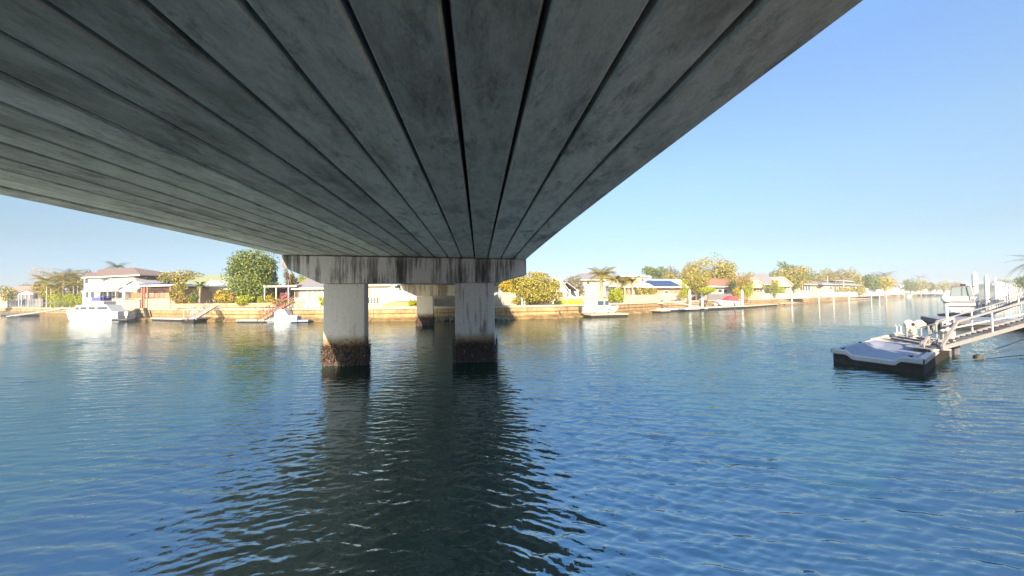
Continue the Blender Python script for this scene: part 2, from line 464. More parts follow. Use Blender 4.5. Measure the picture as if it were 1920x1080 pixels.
# sea walls: one thing each, cast panels, a coping and a worn toe as parts
def seawall(name, label, pts, ztop, step, flip=False, toe=True, mw='seawall'):
    root = thing(name, label, 'sea wall', pts[0])
    o = Vector(pts[0]); k = 0
    toe_mb = MB()
    sgn = 1 if not flip else -1
    for a, b_ in zip(pts[:-1], pts[1:]):
        d = b_ - a; ln = d.length; d.normalize(); nn = Vector((-d.y, d.x, 0)) * sgn   # inland
        m = max(1, round(ln / step)); ang = math.atan2(d.y, d.x)
        big = ln / m
        for i in range(m):
            c = a + d * (big * (i + .5)) - o
            mb = MB()
            off = nn * random.uniform(.0, .05)
            mb.box((c.x + off.x + nn.x * .16, c.y + off.y + nn.y * .16, (ztop - .28 - 1.5) / 2), (big - .05, .3, ztop - .28 + 1.5), ang)
            mb.build('wall_panel', MATS[mw], root)
            MB().box((c.x - nn.x * .02, c.y - nn.y * .02, 1.0), (big - .04, .1, .1), ang).build('ledge', MATS['seawall_toe'], root)
            MB().box((c.x + nn.x * .12, c.y + nn.y * .12, ztop - .14), (big - .02, .5, .28 + random.uniform(-.02, .02)), ang).build('coping', MATS['coping'], root)
        if toe:
            q = max(2, int(ln / 1.2))
            prev = None
            for i in range(q + 1):
                p = a + d * (ln * i / q) - o
                w0 = .5 + random.uniform(0, .9); h0 = .45 + random.uniform(-.12, .2)
                row = [p + Vector((0, 0, h0)), p - nn * (.3 * w0) + Vector((0, 0, h0 * .75)), p - nn * w0 + Vector((0, 0, .12)), p - nn * (w0 * 1.7) + Vector((0, 0, -.5))]
                if prev:
                    for u in range(3): toe_mb.quad(prev[u], row[u], row[u + 1], prev[u + 1])
                prev = row
    if toe: toe_mb.build('silt_toe', MATS['seawall_toe'], root, kind='stuff')
    return root
seawall('sea_wall', 'sandy concrete sea wall along the far bank behind the moored boats', FB[2:17], ZB, 7.5)
seawall('sea_wall', 'shaded grey sea wall along the near bank at the shore end of the gangways', [nbp(t) for t in (-60, 0, 80, 300)], 2.0, 12, flip=True, mw='abut')

# ================================================================ BRIDGE
BA = R(5.06)
bridge = thing('bridge', 'low concrete plank bridge crossing the canal overhead on twin column piers', 'bridge', (0, 0, 0), BA)
PY1, PY2, PYE = 17.4, 42.0, 57.0
def soffit(X, Y):
    h = 1.72 - .026 * max(X, -4) - .012 * min(X + 4, 0)
    yy = max(0, min(Y, PY1)); t = yy / PY1
    h += .009 * yy + .08 * 4 * t * (1 - t)
    if Y > PY1: h -= .0145 * (Y - PY1)
    if Y < 0: h += .004 * Y
    return 2.85 + h
EDGES = [-.18 + .6 * k for k in range(-14, 5)]
def plank(i, y0, y1, nseg):
    x0, x1 = EDGES[i], EDGES[i + 1]
    lean = random.uniform(-.007, .007); hog = random.uniform(-.012, .012)
    g = .025 + random.uniform(-.004, .006); ch = .024; dep = .46
    cx = (x0 + x1) / 2
    prof = [(x0 + g, ch), (x0 + g + ch, 0), (x1 - g - ch, 0), (x1 - g, ch), (x1 - g, dep), (x0 + g, dep)]
    if i == 0 or i == len(EDGES) - 2: prof = [(a, b_) for a, b_ in prof]
    mb = MB(); m = len(prof)
    for s in range(nseg + 1):
        y = y0 + .02 + (y1 - y0 - .04) * s / nseg; t = s / nseg
        for a, b_ in prof:
            z = soffit(a, y) + b_ + lean + hog * 4 * t * (1 - t)
            mb.v.append((a - cx, y - y0, z))
    for s in range(nseg):
        for k in range(m):
            q = (k + 1) % m
            mb.f.append((s * m + k, s * m + q, (s + 1) * m + q, (s + 1) * m + k))
    mb.f.append(tuple(range(m))); mb.f.append(tuple(nseg * m + k for k in range(m)))
    mb.build('plank', MATS['plank_concrete'], bridge, loc=(cx, y0, 0))
for i in range(len(EDGES) - 1):
    plank(i, -8.4, PY1, 14); plank(i, PY1, PY2, 6); plank(i, PY2, PYE, 3)
def strip(name, x0, x1, za, zb, m, ys=(-8.4, 0, 4, 9, 13, 17.4, 30, 42, 57)):
    mb = MB()
    for y in ys:
        mb.v += [(x0, y, soffit(x0, y) + za), (x1, y, soffit(x1, y) + za), (x1, y, soffit(x1, y) + zb), (x0, y, soffit(x0, y) + zb)]
    for s in range(len(ys) - 1):
        for k in range(4):
            q = (k + 1) % 4; mb.f.append((s * 4 + k, s * 4 + q, s * 4 + 4 + q, s * 4 + 4 + k))
    mb.f += [(0, 1, 2, 3), tuple(len(ys) * 4 - 4 + k for k in range(4))]
    mb.build(name, m, bridge)
XL, XR = EDGES[0], EDGES[-1]
strip('deck_slab', XL + .03, XR - .03, .47, .62, MATS['slab_concrete'])
strip('road_surface', XL + .45, XR - .45, .623, .66, MATS['asphalt'])
for a, b_ in ((XL + .02, XL + .36), (XR - .36, XR - .02)): strip('kerb', a, b_, .62, .85, MATS['coping'])
for X in (XL + .18, XR - .18):
    mb = MB()
    for k in range(33):
        y = -8 + k * 2.0; z = soffit(X, y) + .85
        mb.b(X - .05, X + .05, y - .05, y + .05, z, z + .95)
    mb.build('railing_posts', MATS['steel'], bridge, kind='stuff')
    for hh in (.5, .93):
        mb = MB()
        ys = (-8, 0, 9, 17.4, 30, 42, 56)
        mb.tube([(X, y, soffit(X, y) + .85 + hh) for y in ys], .035, 6).build('rail', MATS['steel'], bridge)
def pier(Y, zb, dz, capm, colm, colms, th=.95):
    zl, zr = soffit(XL, Y) - .012, soffit(XR, Y) - .012
    xl, xr = XL + .08, XR - .05
    poly = [(xl, zl), (xl, zl - .5), (-6.87, zb), (.73, zb - .02), (xr, zr - .72), (xr, zr)]
    cap_ = MB().prism(poly, Y - th / 2, Y + th / 2).build('pier_cap', MATS[capm], bridge)
    bv = cap_.modifiers.new('bevel', 'BEVEL'); bv.width = .03; bv.segments = 1
    for (a, b_), mm in zip(((-6.85, -5.05), (-1.1, .7)), (colm, colms)):
        cy = Y
        mb = MB(); c = .05; hw, hd = (b_ - a) / 2, .28
        pr = [(-hw + c, -hd), (hw - c, -hd), (hw, -hd + c), (hw, hd - c), (hw - c, hd), (-hw + c, hd), (-hw, hd - c), (-hw, -hd + c)]
        mb.prism(pr, -2.5, zb - .025, axis='z')
        col = mb.build('column', MATS[mm], bridge, loc=((a + b_) / 2, cy, 0))
        # oysters: many small plates crusted round the foot
        g = random.Random(int(Y * 7 + a * 3)); ob = MB()
        top = .88
        ring = [(-hw, -hd), (hw, -hd), (hw, hd), (-hw, hd)]
        # lumpy skirt
        def per(t):
            Ls = [2 * hw, 2 * hd, 2 * hw, 2 * hd]; t %= sum(Ls)
            for k in range(4):
                if t <= Ls[k]:
                    p, q = Vector(ring[k]), Vector(ring[(k + 1) % 4]); e = (q - p).normalized(); return p + e * t, Vector((e.y, -e.x))
                t -= Ls[k]
        tot = 4 * hw + 4 * hd; nn_ = 110; rows = 9; st = len(ob.v)
        for j in range(rows + 1):
            z = top * j / rows
            for k in range(nn_):
                p, n_ = per(tot * k / nn_)
                zz = z * (.86 + .12 * math.sin(k * .23 + Y) + .07 * math.sin(k * .71)) + (g.uniform(-.16, .12) if j == rows else g.uniform(-.03, .03))
                thk = (.085 if j < rows else .01) * (.3 + 1.0 * g.random()) * (.45 + .55 * math.sin(PI * (.15 + .75 * j / rows))) * .8
                q = p + n_ * thk
                ob.v.append((q.x, q.y, zz - (.5 if j == 0 else 0)))
        for j in range(rows):
            for k in range(nn_):
                q = (k + 1) % nn_
                ob.f.append((st + j * nn_ + k, st + j * nn_ + q, st + (j + 1) * nn_ + q, st + (j + 1) * nn_ + k))
        for k in range(2600 if Y < 20 else 500):
            p, n_ = per(g.random() * tot); z = (g.random() ** .8) * (top + .02) if k % 5 else top - .1 + abs(g.gauss(0, .16))
            s = g.uniform(.015, .045) * (1 if Y < 20 else 1.8)
            c0 = Vector((p.x + n_.x * (.06 + g.random() * .06), p.y + n_.y * (.06 + g.random() * .06), z))
            u = Vector((g.uniform(-1, 1), g.uniform(-1, 1), g.uniform(-.2, 1))).normalized(); w = u.cross(Vector((g.uniform(-1, 1), g.uniform(-1, 1), g.uniform(-1, 1)))).normalized()
            nz = u.cross(w) * s * .4
            ob.f.append(tuple(len(ob.v) + q for q in range(4)))
            ob.v += [tuple(c0 - w * s * .6), tuple(c0 + u * s * 1.4 + nz), tuple(c0 + w * s * .6), tuple(c0 - u * s + nz)]
        me = bpy.data.meshes.new('oyster_growth'); me.from_pydata(ob.v, [], ob.f); me.materials.append(MATS['oyster'])
        link('oyster_growth', me, col, kind='stuff')
pier(PY1, 3.62, 0, 'cap_concrete', 'column_concrete', 'stained_column_concrete')
pier(PY2, 3.22, 0, 'far_cap_lit_concrete', 'far_column_lit_concrete', 'far_column_lit_concrete')
# abutments
mb = MB().b(XL - .3, XR + .3, -8.9, -8.0, 1.2, soffit(0, -8.4) - .12); mb.build('abutment', MATS['abut'], bridge)
mb = MB().b(XL + .2, XR - .2, 55.6, 56.6, 2.9, soffit(0, 56) - .1); mb.build('abutment_beam', MATS['abut'], bridge)
for X in (-6.6, -3.35, .5):
    MB().tube([(X, 56.1, 1.2), (X, 56.1, 2.95)], .28, 12).build('abutment_column', MATS['timber'] if X == -3.35 else MATS['abut'], bridge)
MB().b(XL + .4, XR - .2, 57.5, 57.8, 1.6, 4.3).build('abutment_wall', MATS['pale_wall'], bridge)
# rocks under the abutment
rk = Matrix.Rotation(BA, 3, 'Z')
for k in range(16):
    p = rk @ Vector((random.uniform(-4.2, 1.9) if k < 8 else random.uniform(1.2, 3.6), 0, 0)); 
    q = ground(835 + random.uniform(-14, 20) if k < 8 else random.uniform(928, 958), 600.5 if k < 8 else 599.5)
    o = MB().sphere((0, 0, 0), (random.uniform(.25, .5), random.uniform(.25, .5), random.uniform(.2, .38)), 7, 5, .22).build('rock', MATS['rock'], loc=(q.x, q.y - .5 - random.random() * .5, random.uniform(.05, .3)))
    tag(o, 'dark weed covered rock at the waterline under the bridge abutment', 'rock', 'rocks below the far abutment')

# ================================================================ VEGETATION
def crown_mesh(lobes, n, size, seed, droop=0.0, shell=.55, name='crown', fit=None):
    g = np.random.default_rng(seed)
    w = np.array([l[3] * l[4] * l[5] for l in lobes]) ** .75; w /= w.sum()
    which = g.choice(len(lobes), n, p=w)
    d = g.normal(size=(n, 3)); d /= np.linalg.norm(d, axis=1)[:, None]
    rad = shell + (1 - shell) * g.random(n) ** .7
    rad = np.where(g.random(n) < .18, g.random(n) * .6, rad)
    Lb = np.array(lobes)[which]
    # lumps on each lobe so the outline is uneven
    lump = 1 + .2 * np.sin(d[:, 0] * 5 + Lb[:, 0] * 3 + which) * np.cos(d[:, 2] * 6 + which * 2) + .07 * np.sin(d[:, 1] * 11 + d[:, 2] * 9)
    c = Lb[:, :3] + d * Lb[:, 3:6] * (rad * lump)[:, None]
    if fit:
        hx, zt = fit
        lo, hi = np.percentile(c[:, 0], 1.5), np.percentile(c[:, 0], 98.5)
        c[:, 0] = (c[:, 0] - (lo + hi) / 2) * (2 * hx / (hi - lo))
        z1 = np.percentile(c[:, 2], 99.3); z0 = c[:, 2].min()
        c[:, 2] = z0 + (c[:, 2] - z0) * ((zt - z0) / (z1 - z0))
    # leaf clump: a bent pair of triangles
    nrm = d + g.normal(size=(n, 3)) * .75; nrm /= np.linalg.norm(nrm, axis=1)[:, None]
    t = np.cross(nrm, g.normal(size=(n, 3))); t /= np.linalg.norm(t, axis=1)[:, None]
    if droop: t[:, 2] -= droop; t /= np.linalg.norm(t, axis=1)[:, None]
    b_ = np.cross(nrm, t)
    s = (size * (.55 + .9 * g.random(n)))[:, None]
    v = np.stack([c - t * s, c - b_ * s * .6 + nrm * s * .15, c + t * s, c + b_ * s * .6 + nrm * s * .15], 1).reshape(-1, 3)
    me = bpy.data.meshes.new(name)
    f = np.arange(n * 4).reshape(-1, 4)
    me.from_pydata(v.tolist(), [], f.tolist())
    return me
_seed = [100]
def tree(name, label, cat, px0, px1, ytop, ybase, d, leaf, zb=ZB, n=1700, size=.22, trunk=.35, bark='bark', shape='round', group=None, droop=0, skirt=.2, seed=None, yoff=0):
    """crown spans px0..px1, top at ytop; skirt = share of the height that is bare trunk"""
    _seed[0] += 1; rr = random.Random(seed or _seed[0])
    pc = (px0 + px1) / 2
    p = base(pc, d, zb); w = (px1 - px0) / FPX * d / 2
    top = at(pc, ytop, d).z - zb
    root = thing(name, label, cat, p, 0, group)
    h0 = top * skirt; ch = top - h0
    lobes = []
    if shape == 'round':
        lobes.append((0, 0, h0 + ch * .5, w * .72, w * .7, ch * .46))
        for k in range(7):
            a = rr.uniform(0, 6.28); r_ = w * rr.uniform(.35, .6)
            lobes.append((r_ * math.cos(a), r_ * math.sin(a) * .8, h0 + ch * rr.uniform(.25, .75), w * rr.uniform(.28, .45), w * rr.uniform(.28, .42), ch * rr.uniform(.18, .28)))
    elif shape == 'dome':
        lobes.append((0, 0, h0 + ch * .45, w * .88, w * .8, ch * .53)); lobes.append((0, 0, h0 + ch * .22, w * .93, w * .8, ch * .24))
        for k in range(9):
            a = rr.uniform(0, 6.28)
            lobes.append((w * .55 * math.cos(a), w * .5 * math.sin(a), h0 + ch * rr.uniform(.35, .72), w * .34, w * .34, ch * .2))
    elif shape == 'loose':
        for k in range(11):
            a = rr.uniform(0, 6.28); r_ = w * rr.uniform(.1, .75)
            lobes.append((r_ * math.cos(a), r_ * math.sin(a) * .7, h0 + ch * rr.uniform(.15, .86), w * rr.uniform(.2, .36), w * rr.uniform(.2, .34), ch * rr.uniform(.12, .2)))
    elif shape == 'tall':
        for k in range(8):
            lobes.append((rr.uniform(-.35, .35) * w, rr.uniform(-.3, .3) * w, h0 + ch * (.12 + .78 * k / 7), w * (.75 - .45 * k / 7), w * (.7 - .4 * k / 7), ch * .13))
    elif shape == 'hedge':
        k = max(3, int(w / max(top * .45, .3)))
        for q in range(k): lobes.append((-w + 2 * w * (q + .5) / k, 0, h0 + ch * rr.uniform(.46, .52), w / k * 1.35, min(w, .8), ch * .5))
    me = crown_mesh(lobes, int(n * 3.2), size * .58, _seed[0], droop, name='crown', fit=(w * .93, top * .98) if shape != 'hedge' else None)
    me.materials.append(MATS[leaf])
    link('crown' if trunk > .12 else 'foliage', me, root)
    mb = MB(); r0 = trunk * .5
    lean = rr.uniform(-.06, .06) * top
    mb.tube([(0, 0, -.2), (lean * .3, 0, h0 * .6), (lean, 0, h0 + ch * .35), (lean * 1.3, 0, h0 + ch * .7)], [r0 * 1.2, r0, r0 * .7, r0 * .25], 7)
    for k in range(6 if trunk > .12 else 4):
        a = rr.uniform(0, 6.28); z0 = h0 + ch * rr.uniform(.0, .35); r_ = w * rr.uniform(.45, .8)
        e = (r_ * math.cos(a), r_ * math.sin(a) * .8, min(top * .9, z0 + ch * rr.uniform(.2, .5)))
        mb.tube([(lean * .5, 0, z0), (e[0] * .5, e[1] * .5, (z0 + e[2]) / 2 + .1 * ch), e], [r0 * .5, r0 * .3, r0 * .1], 5)
    mb.build('trunk' if trunk > .12 else 'stems', MATS[bark], root)
    return root
def frond_mesh(L_, droop, leaf, name='frond', w=.3, up=.6):
    mb = MB(); ns = 9; pts = []
    for k in range(ns + 1):
        t = k / ns; pts.append(Vector((L_ * (t * math.cos(up * (1 - t * .6))), 0, L_ * (math.sin(up) * t - droop * t * t))))
    for k in range(ns):
        a, b_ = pts[k], pts[k + 1]; d = (b_ - a)
        mb.beam(a, b_, .03, .03)
        for q in range(2):
            s0 = a + d * (q / 2); ll = w * L_ * math.sin(PI * min(.97, (k + .5 + q * .5) / ns * .86 + .12))
            for sg in (-1, 1):
                tip = s0 + Vector((ll * .45, sg * ll, -ll * .35)); wv = d.normalized() * .1
                mb.poly([s0, s0 + wv, tip])
    me = bpy.data.meshes.new(name); me.from_pydata(mb.v, [], mb.f); me.materials.append(MATS[leaf]); return me
FR = {}
def palm(name, label, px, ytop, ybase_or_none, d, L_, leaf='frond', nf=16, zb=ZB, group=None, up0=.2, up1=1.25, trunk=.16, head=None, crownlow=.55, bark='pale_bark'):
    p = base(px, d, zb); top = at(px, ytop, d).z - zb
    root = thing(name, label, 'palm', p, random.uniform(0, 6), group)
    hz = top - L_ * crownlow if head is None else head
    bx = random.uniform(-.2, .2)
    mb = MB(); mb.tube([(0, 0, -.2), (bx * .3, 0, hz * .5), (bx, 0, hz)], [trunk * 1.25, trunk * .9, trunk * .8], 8).sphere((bx, 0, hz), trunk * 1.5, 7, 5)
    mb.build('trunk', MATS[bark], root)
    for k in range(nf):
        lvl = (k * .618) % 1.0
        u = up0 + (up1 - up0) * lvl; key = (round(L_, 1), leaf, int(lvl * 3))
        if key not in FR: FR[key] = frond_mesh(L_, .45 + .5 * (1 - lvl), leaf, up=up0 + (up1 - up0) * (int(lvl * 3) + .5) / 3)
        f = link('frond', FR[key], root, loc=(bx, 0, hz), rz=2 * PI * k / nf * 2.4 + random.uniform(-.2, .2))
    return root

# ================================================================ HOUSES
class House:
    """a building whose parts are placed on facades read off the photograph; own depth, storeys and roof"""
    def __init__(s, name, label, cat, pxc, d, rot=0.0, zb=ZB, group=None):
        p = at(pxc, 556, d); s.P = Vector((p.x, p.y, zb)); s.rot = rot; s.zb = zb
        s.root = thing(name, label, cat, s.P, rot, group)
    def loc(s, px, py, y=0.0):
        c, sn = math.cos(s.rot), math.sin(s.rot)
        P = s.P + Vector((-sn, c, 0)) * y
        r = ray(px, py)
        # camera ray meets the vertical plane through P along (c, sn)
        nx, ny = -sn, c
        t = (P.x * nx + P.y * ny) / (r.x * nx + r.y * ny)
        q = Vector((0, 0, CAMH)) + r * t
        return (q.x - P.x) * c + (q.y - P.y) * sn, q.z - s.zb
    def X(s, px, y=0.0): return s.loc(px, 552, y)[0]
    def Z(s, px, py, y=0.0): return s.loc(px, py, y)[1]
    def body(s, px0, px1, pyt, y0, y1, m, name='wall', z0=-.15, pyb=None):
        x0, x1 = s.X(px0, y0), s.X(px1, y0); zt = s.Z((px0 + px1) / 2, pyt, y0)
        if pyb is not None: z0 = s.Z((px0 + px1) / 2, pyb, y0)
        return MB().b(x0, x1, y0, y1, z0, zt).build(name, MATS[m], s.root)
    def gable(s, px0, pxr, px1, pye, pyr, y0, y1, m, name='roof', wallm=None, pye1=None, th=.18, over=.3):
        """ridge runs away from us; the gable faces us"""
        x0, x1, xr = s.X(px0, y0), s.X(px1, y0), s.X(pxr, y0)
        ze0 = s.Z(px0, pye, y0); ze1 = s.Z(px1, pye1 or pye, y0); zr = s.Z(pxr, pyr, y0)
        mb = MB()
        mb.prism([(x0, ze0), (xr, zr), (x1, ze1), (x1, ze1 - th), (xr, zr - th * 1.1), (x0, ze0 - th)], y0 - over, y1)
        r_ = mb.build(name, MATS[m], s.root)
        if wallm: MB().prism([(x0 + .25, min(ze0, ze1) - th - .3), (x0 + .25, ze0 - th - .02), (xr, zr - th * 1.1 - .02), (x1 - .25, ze1 - th - .02), (x1 - .25, min(ze0, ze1) - th - .3)], y0 + .02, y0 + .3).build('gable_wall', MATS[wallm], s.root)
        return r_
    def hip(s, px0, px1, rx0, rx1, pye, pyr, y0, y1, m, name='roof', fascia=True):
        x0, x1 = s.X(px0, y0), s.X(px1, y0); ym = (y0 + y1) / 2
        a0, a1 = s.X(rx0, ym), s.X(rx1, ym); ze = s.Z((px0 + px1) / 2, pye, y0); zr = s.Z((rx0 + rx1) / 2, pyr, ym)
        mb = MB(); t = .16
        v = [(x0, y0, ze), (x1, y0, ze), (x1, y1, ze), (x0, y1, ze), (a0, ym, zr), (a1, ym, zr)]
        mb.v = v + [(a, b_, ze - t) for a, b_, _ in v[:4]]
        mb.f = [(0, 1, 5, 4), (1, 2, 5), (2, 3, 4, 5), (3, 0, 4), (0, 6, 7, 1), (1, 7, 8, 2), (2, 8, 9, 3), (3, 9, 6, 0), (6, 9, 8, 7)]
        r_ = mb.build(name, MATS[m], s.root)
        if fascia: MB().b(x0, x1, y0 - .09, y0 - .003, ze - t - .06, ze + .03).build('gutter', MATS['white'], s.root)
        return r_
    def flat(s, px0, px1, pyt, y0, y1, m, name='roof', th=.22):
        x0, x1 = s.X(px0, y0), s.X(px1, y0); zt = s.Z((px0 + px1) / 2, pyt, y0)
        return MB().b(x0, x1, y0, y1, zt - th, zt).build(name, MATS[m], s.root)
    def win(s, px0, px1, py0, py1, y=0.0, g='glass', fm='white', mull=0, name='window'):
        x0, x1 = s.X(px0, y), s.X(px1, y); z1, z0 = s.Z((px0 + px1) / 2, py0, y), s.Z((px0 + px1) / 2, py1, y)
        fw = min(.09, (x1 - x0) * .16); mb = MB()
        mb.b(x0, x0 + fw, y - .07, y + .05, z0, z1); mb.b(x1 - fw, x1, y - .07, y + .05, z0, z1)
        mb.b(x0 + fw, x1 - fw, y - .07, y + .05, z1 - fw, z1); mb.b(x0 + fw, x1 - fw, y - .07, y + .05, z0, z0 + fw)
        for k in range(mull):
            xm = x0 + (x1 - x0) * (k + 1) / (mull + 1); mb.b(xm - .03, xm + .03, y - .06, y + .04, z0 + fw, z1 - fw)
        w = mb.build(name, MATS[fm], s.root)
        MB().b(x0 + fw, x1 - fw, y - .03, y - .008, z0 + fw, z1 - fw).build('pane', MATS[g], w)
        return w
    def post(s, px, pyt, y=0.0, w=.14, m='white', name='post', z0=-.1):
        x = s.X(px, y); zt = s.Z(px, pyt, y)
        return MB().b(x - w / 2, x + w / 2, y - w / 2, y + w / 2, z0, zt).build(name, MATS[m], s.root)
    def fence(s, px0, px1, pyt, y, m, gap=.16, w=.09, z0=-.1, name='picket', rails=True, pyb=None, cap=300):
        x0, x1 = s.X(px0, y), s.X(px1, y); zt = s.Z((px0 + px1) / 2, pyt, y)
        if pyb is not None: z0 = s.Z((px0 + px1) / 2, pyb, y)
        n = min(cap, max(2, int((x1 - x0) / gap))); me = MB().b(-w / 2, w / 2, -.02, .02, 0, zt - z0).mesh(name, MATS[m])
        for k in range(n):
            link(name, me, s.root, loc=(x0 + (x1 - x0) * (k + .5) / n, y, z0))
        if rails:
            for q in (.2, .85):
                MB().b(x0, x1, y + .025, y + .07, z0 + (zt - z0) * q - .04, z0 + (zt - z0) * q + .04).build('rail', MATS[m], s.root)

def gangway(name, label, p0, p1, w=1.0, h=1.0, m='alu', n=7, side=1, diag=True, group=None):
    """aluminium gangway: chords, deck, rails, posts, braces; p0 low end"""
    p0 = Vector(p0); p1 = Vector(p1); root = thing(name, label, 'gangway', p0, 0, group)
    d = p1 - p0; u = Vector((d.x, d.y, 0)).normalized(); nrm = Vector((-u.y, u.x, 0)) * (w / 2); z = Vector((0, 0, 1))
    mb = MB()
    nb = 26
    sl = MB().beam(-nrm * .94, nrm * .94, .8 * d.length / nb, .035).mesh('deck_slat', MATS[m])
    for k in range(nb): link('deck_slat', sl, root, loc=d * ((k + .5) / nb) + z * .06)
    for sg in (-1, 1):
        MB().beam(nrm * sg, nrm * sg + d, .07, .17).build('chord', MATS[m], root)
        a = nrm * sg + z * h
        MB().tube([nrm * sg, a + d * .05, a + d * .95, nrm * sg + d], .025, 6).build('handrail', MATS[m], root)
        pm = MB().beam((0, 0, .06), (0, 0, h - .02), .036, .036).mesh('post', MATS[m])
        for k in range(1, n): link('post', pm, root, loc=nrm * sg + d * (k / n))
        if diag:
            for k in range(1, n - 1):
                a0 = nrm * sg + d * (k / n) + z * (.08 if k % 2 else h - .04); a1 = nrm * sg + d * ((k + 1) / n) + z * (h - .04 if k % 2 else .08)
                MB().beam(a0, a1, .028, .028).build('brace', MATS[m], root)
    return root
def pontoon(name, label, p0, p1, w=2.2, z=.42, m='dock_white', hullm='black_hull', group=None, nplank=18, posts=0):
    """floating pontoon whose front edge runs p0..p1; deck boards, edge beam, floats"""
    p0 = Vector((p0.x, p0.y, 0)); p1 = Vector((p1.x, p1.y, 0)); d = p1 - p0; ang = math.atan2(d.y, d.x); ln = d.length
    root = thing(name, label, 'pontoon', p0, ang, group)
    MB().b(.06, ln - .06, .06, w - .06, -.3, z - .14).build('float', MATS[hullm], root)
    mb = MB().b(0, ln, -.04, .07, z - .2, z); mb.b(0, ln, w - .07, w + .04, z - .2, z); mb.b(0, .1, .073, w - .073, z - .2, z - .003); mb.b(ln - .1, ln, .073, w - .073, z - .2, z - .003)
    mb.build('edge_beam', MATS[m], root)
    bw = (ln - .2) / nplank; me = MB().b(-bw / 2 + .012, bw / 2 - .012, .075, w - .075, z - .05, z - .012).mesh('deck_board', MATS[m])
    for k in range(nplank): link('deck_board', me, root, loc=(.1 + bw * (k + .5), 0, 0))
    for k in range(posts):
        x = ln * (k + .5) / posts
        MB().tube([(x, w * .9, z), (x, w * .9, z + 1.0)], .03, 6).build('rail_post', MATS['alu'], root)
    if posts: MB().tube([(ln * .5 / posts, w * .9, z + 1.0), (ln * (posts - .5) / posts, w * .9, z + 1.0)], .03, 6).build('handrail', MATS['alu'], root)
    return root
def pile(label, p, ztop, rad, m='pile_white', cone=True, group='white mooring piles along the far bank', cat='mooring pile', sleeve=True):
    root = thing('mooring_pile', label, cat, (p.x, p.y, 0), 0, group)
    MB().tube([(0, 0, -1.5), (0, 0, ztop - rad * 2.4)], rad, 14).build('shaft', MATS[m], root, smooth=False)
    if cone: MB().tube([(0, 0, ztop - rad * 2.4), (0, 0, ztop - rad * .9), (0, 0, ztop)], [rad * 1.04, rad * .8, .02], 14).build('cone_cap', MATS[m], root)
    if sleeve: MB().tube([(0, 0, -1), (0, 0, .5)], rad * 1.08, 14).build('tide_stain', MATS['wet'], root)
    return root
def hull_mesh(Ln, B, H, rake=.14, m='gelcoat', sheer=.25, draft=.35, ns=14, flare=.86, bowp=2.2):
    mb = MB(); rows = []
    for k in range(ns + 1):
        t = k / ns; x = -Ln / 2 + Ln * t
        hb = B / 2 * (1 - max(0, (t - .45) / .55) ** bowp) * (.93 + .07 * min(1, t / .3))
        zd = H + sheer * t * t; kz = -draft + (draft + H * .9) * max(0, (t - .8) / .2) ** 2
        xo = rake * Ln * max(0, (t - .6) / .4) ** 1.5 * .0
        ch = kz * .35
        rows.append([(x, 0, kz), (x, hb * flare * .92, max(ch, kz + .02)), (x, hb * .98, (zd + ch) / 2), (x, hb, zd), (x, hb * .82, zd + .05), (x, 0, zd + .09)])
    for k in range(ns):
        for sg in (1, -1):
            for q in range(5):
                a, b_, c, d = rows[k][q], rows[k][q + 1], rows[k + 1][q + 1], rows[k + 1][q]
                mb.quad(*[(v[0], v[1] * sg, v[2]) for v in (a, b_, c, d)])
    r0 = rows[0]; mb.poly([(v[0], v[1], v[2]) for v in r0] + [(v[0], -v[1], v[2]) for v in r0[::-1][1:-1]])
    me = bpy.data.meshes.new('hull'); me.from_pydata(mb.v, [], mb.f)
    import bmesh
    bm = bmesh.new(); bm.from_mesh(me); bmesh.ops.remove_doubles(bm, verts=bm.verts[:], dist=.002); bmesh.ops.recalc_face_normals(bm, faces=bm.faces[:]); bm.to_mesh(me); bm.free()
    me.materials.append(MATS[m]); return me

# ================================================================ FAR BANK, LEFT TO RIGHT
# --- far inlet at the left edge
h = House('house', 'distant brown roofed house with a gabled porch at the far left inlet', 'house', 48, 128, -.12)
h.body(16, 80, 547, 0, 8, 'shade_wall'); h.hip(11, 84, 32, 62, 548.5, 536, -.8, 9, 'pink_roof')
h.gable(34, 49, 64, 549, 543, -3.2, 0, 'pink_roof', wallm='pale_wall', name='porch_roof')
for q in (36, 41, 49, 56, 62): h.post(q, 549.5, -3.0, .22)
for a, b_ in ((19, 25), (27, 33), (66, 72), (73, 78)): h.win(a, b_, 550, 559, -.04)
h.fence(18, 82, 560, -6, 'alu', gap=.7, w=.12)
tree('shrub', 'yellow green tree beside the distant gabled house at the left edge', 'tree', 3, 27, 536, 570, 118, 'leaf_gold', n=500, size=.35)
w_ = House('block_wall', 'tan block garden wall at the left edge of the photo', 'wall', 2, 124)
w_.body(-30, 14.5, 553, 0, .4, 'tan_block', 'wall_face'); w_.post(15.2, 551, .2, .5, 'white', 'end_post')
g0 = ground(20, 592.5, .5); g1 = ground(66, 588, .8)
gangway('gangway', 'pale braced gangway down to the water left of the sandy corner wall', (g0.x, g0.y, .45), (g0.x + 9, g0.y + 1.2, 1.7), w=1.4, h=1.7, n=4)
p0 = ground(0, 592); p1 = ground(36, 593.5)
pontoon('pontoon', 'low dark floating pontoon at the far left below the pale gangway', p0, p1, 3, .5, 'dock_grey')
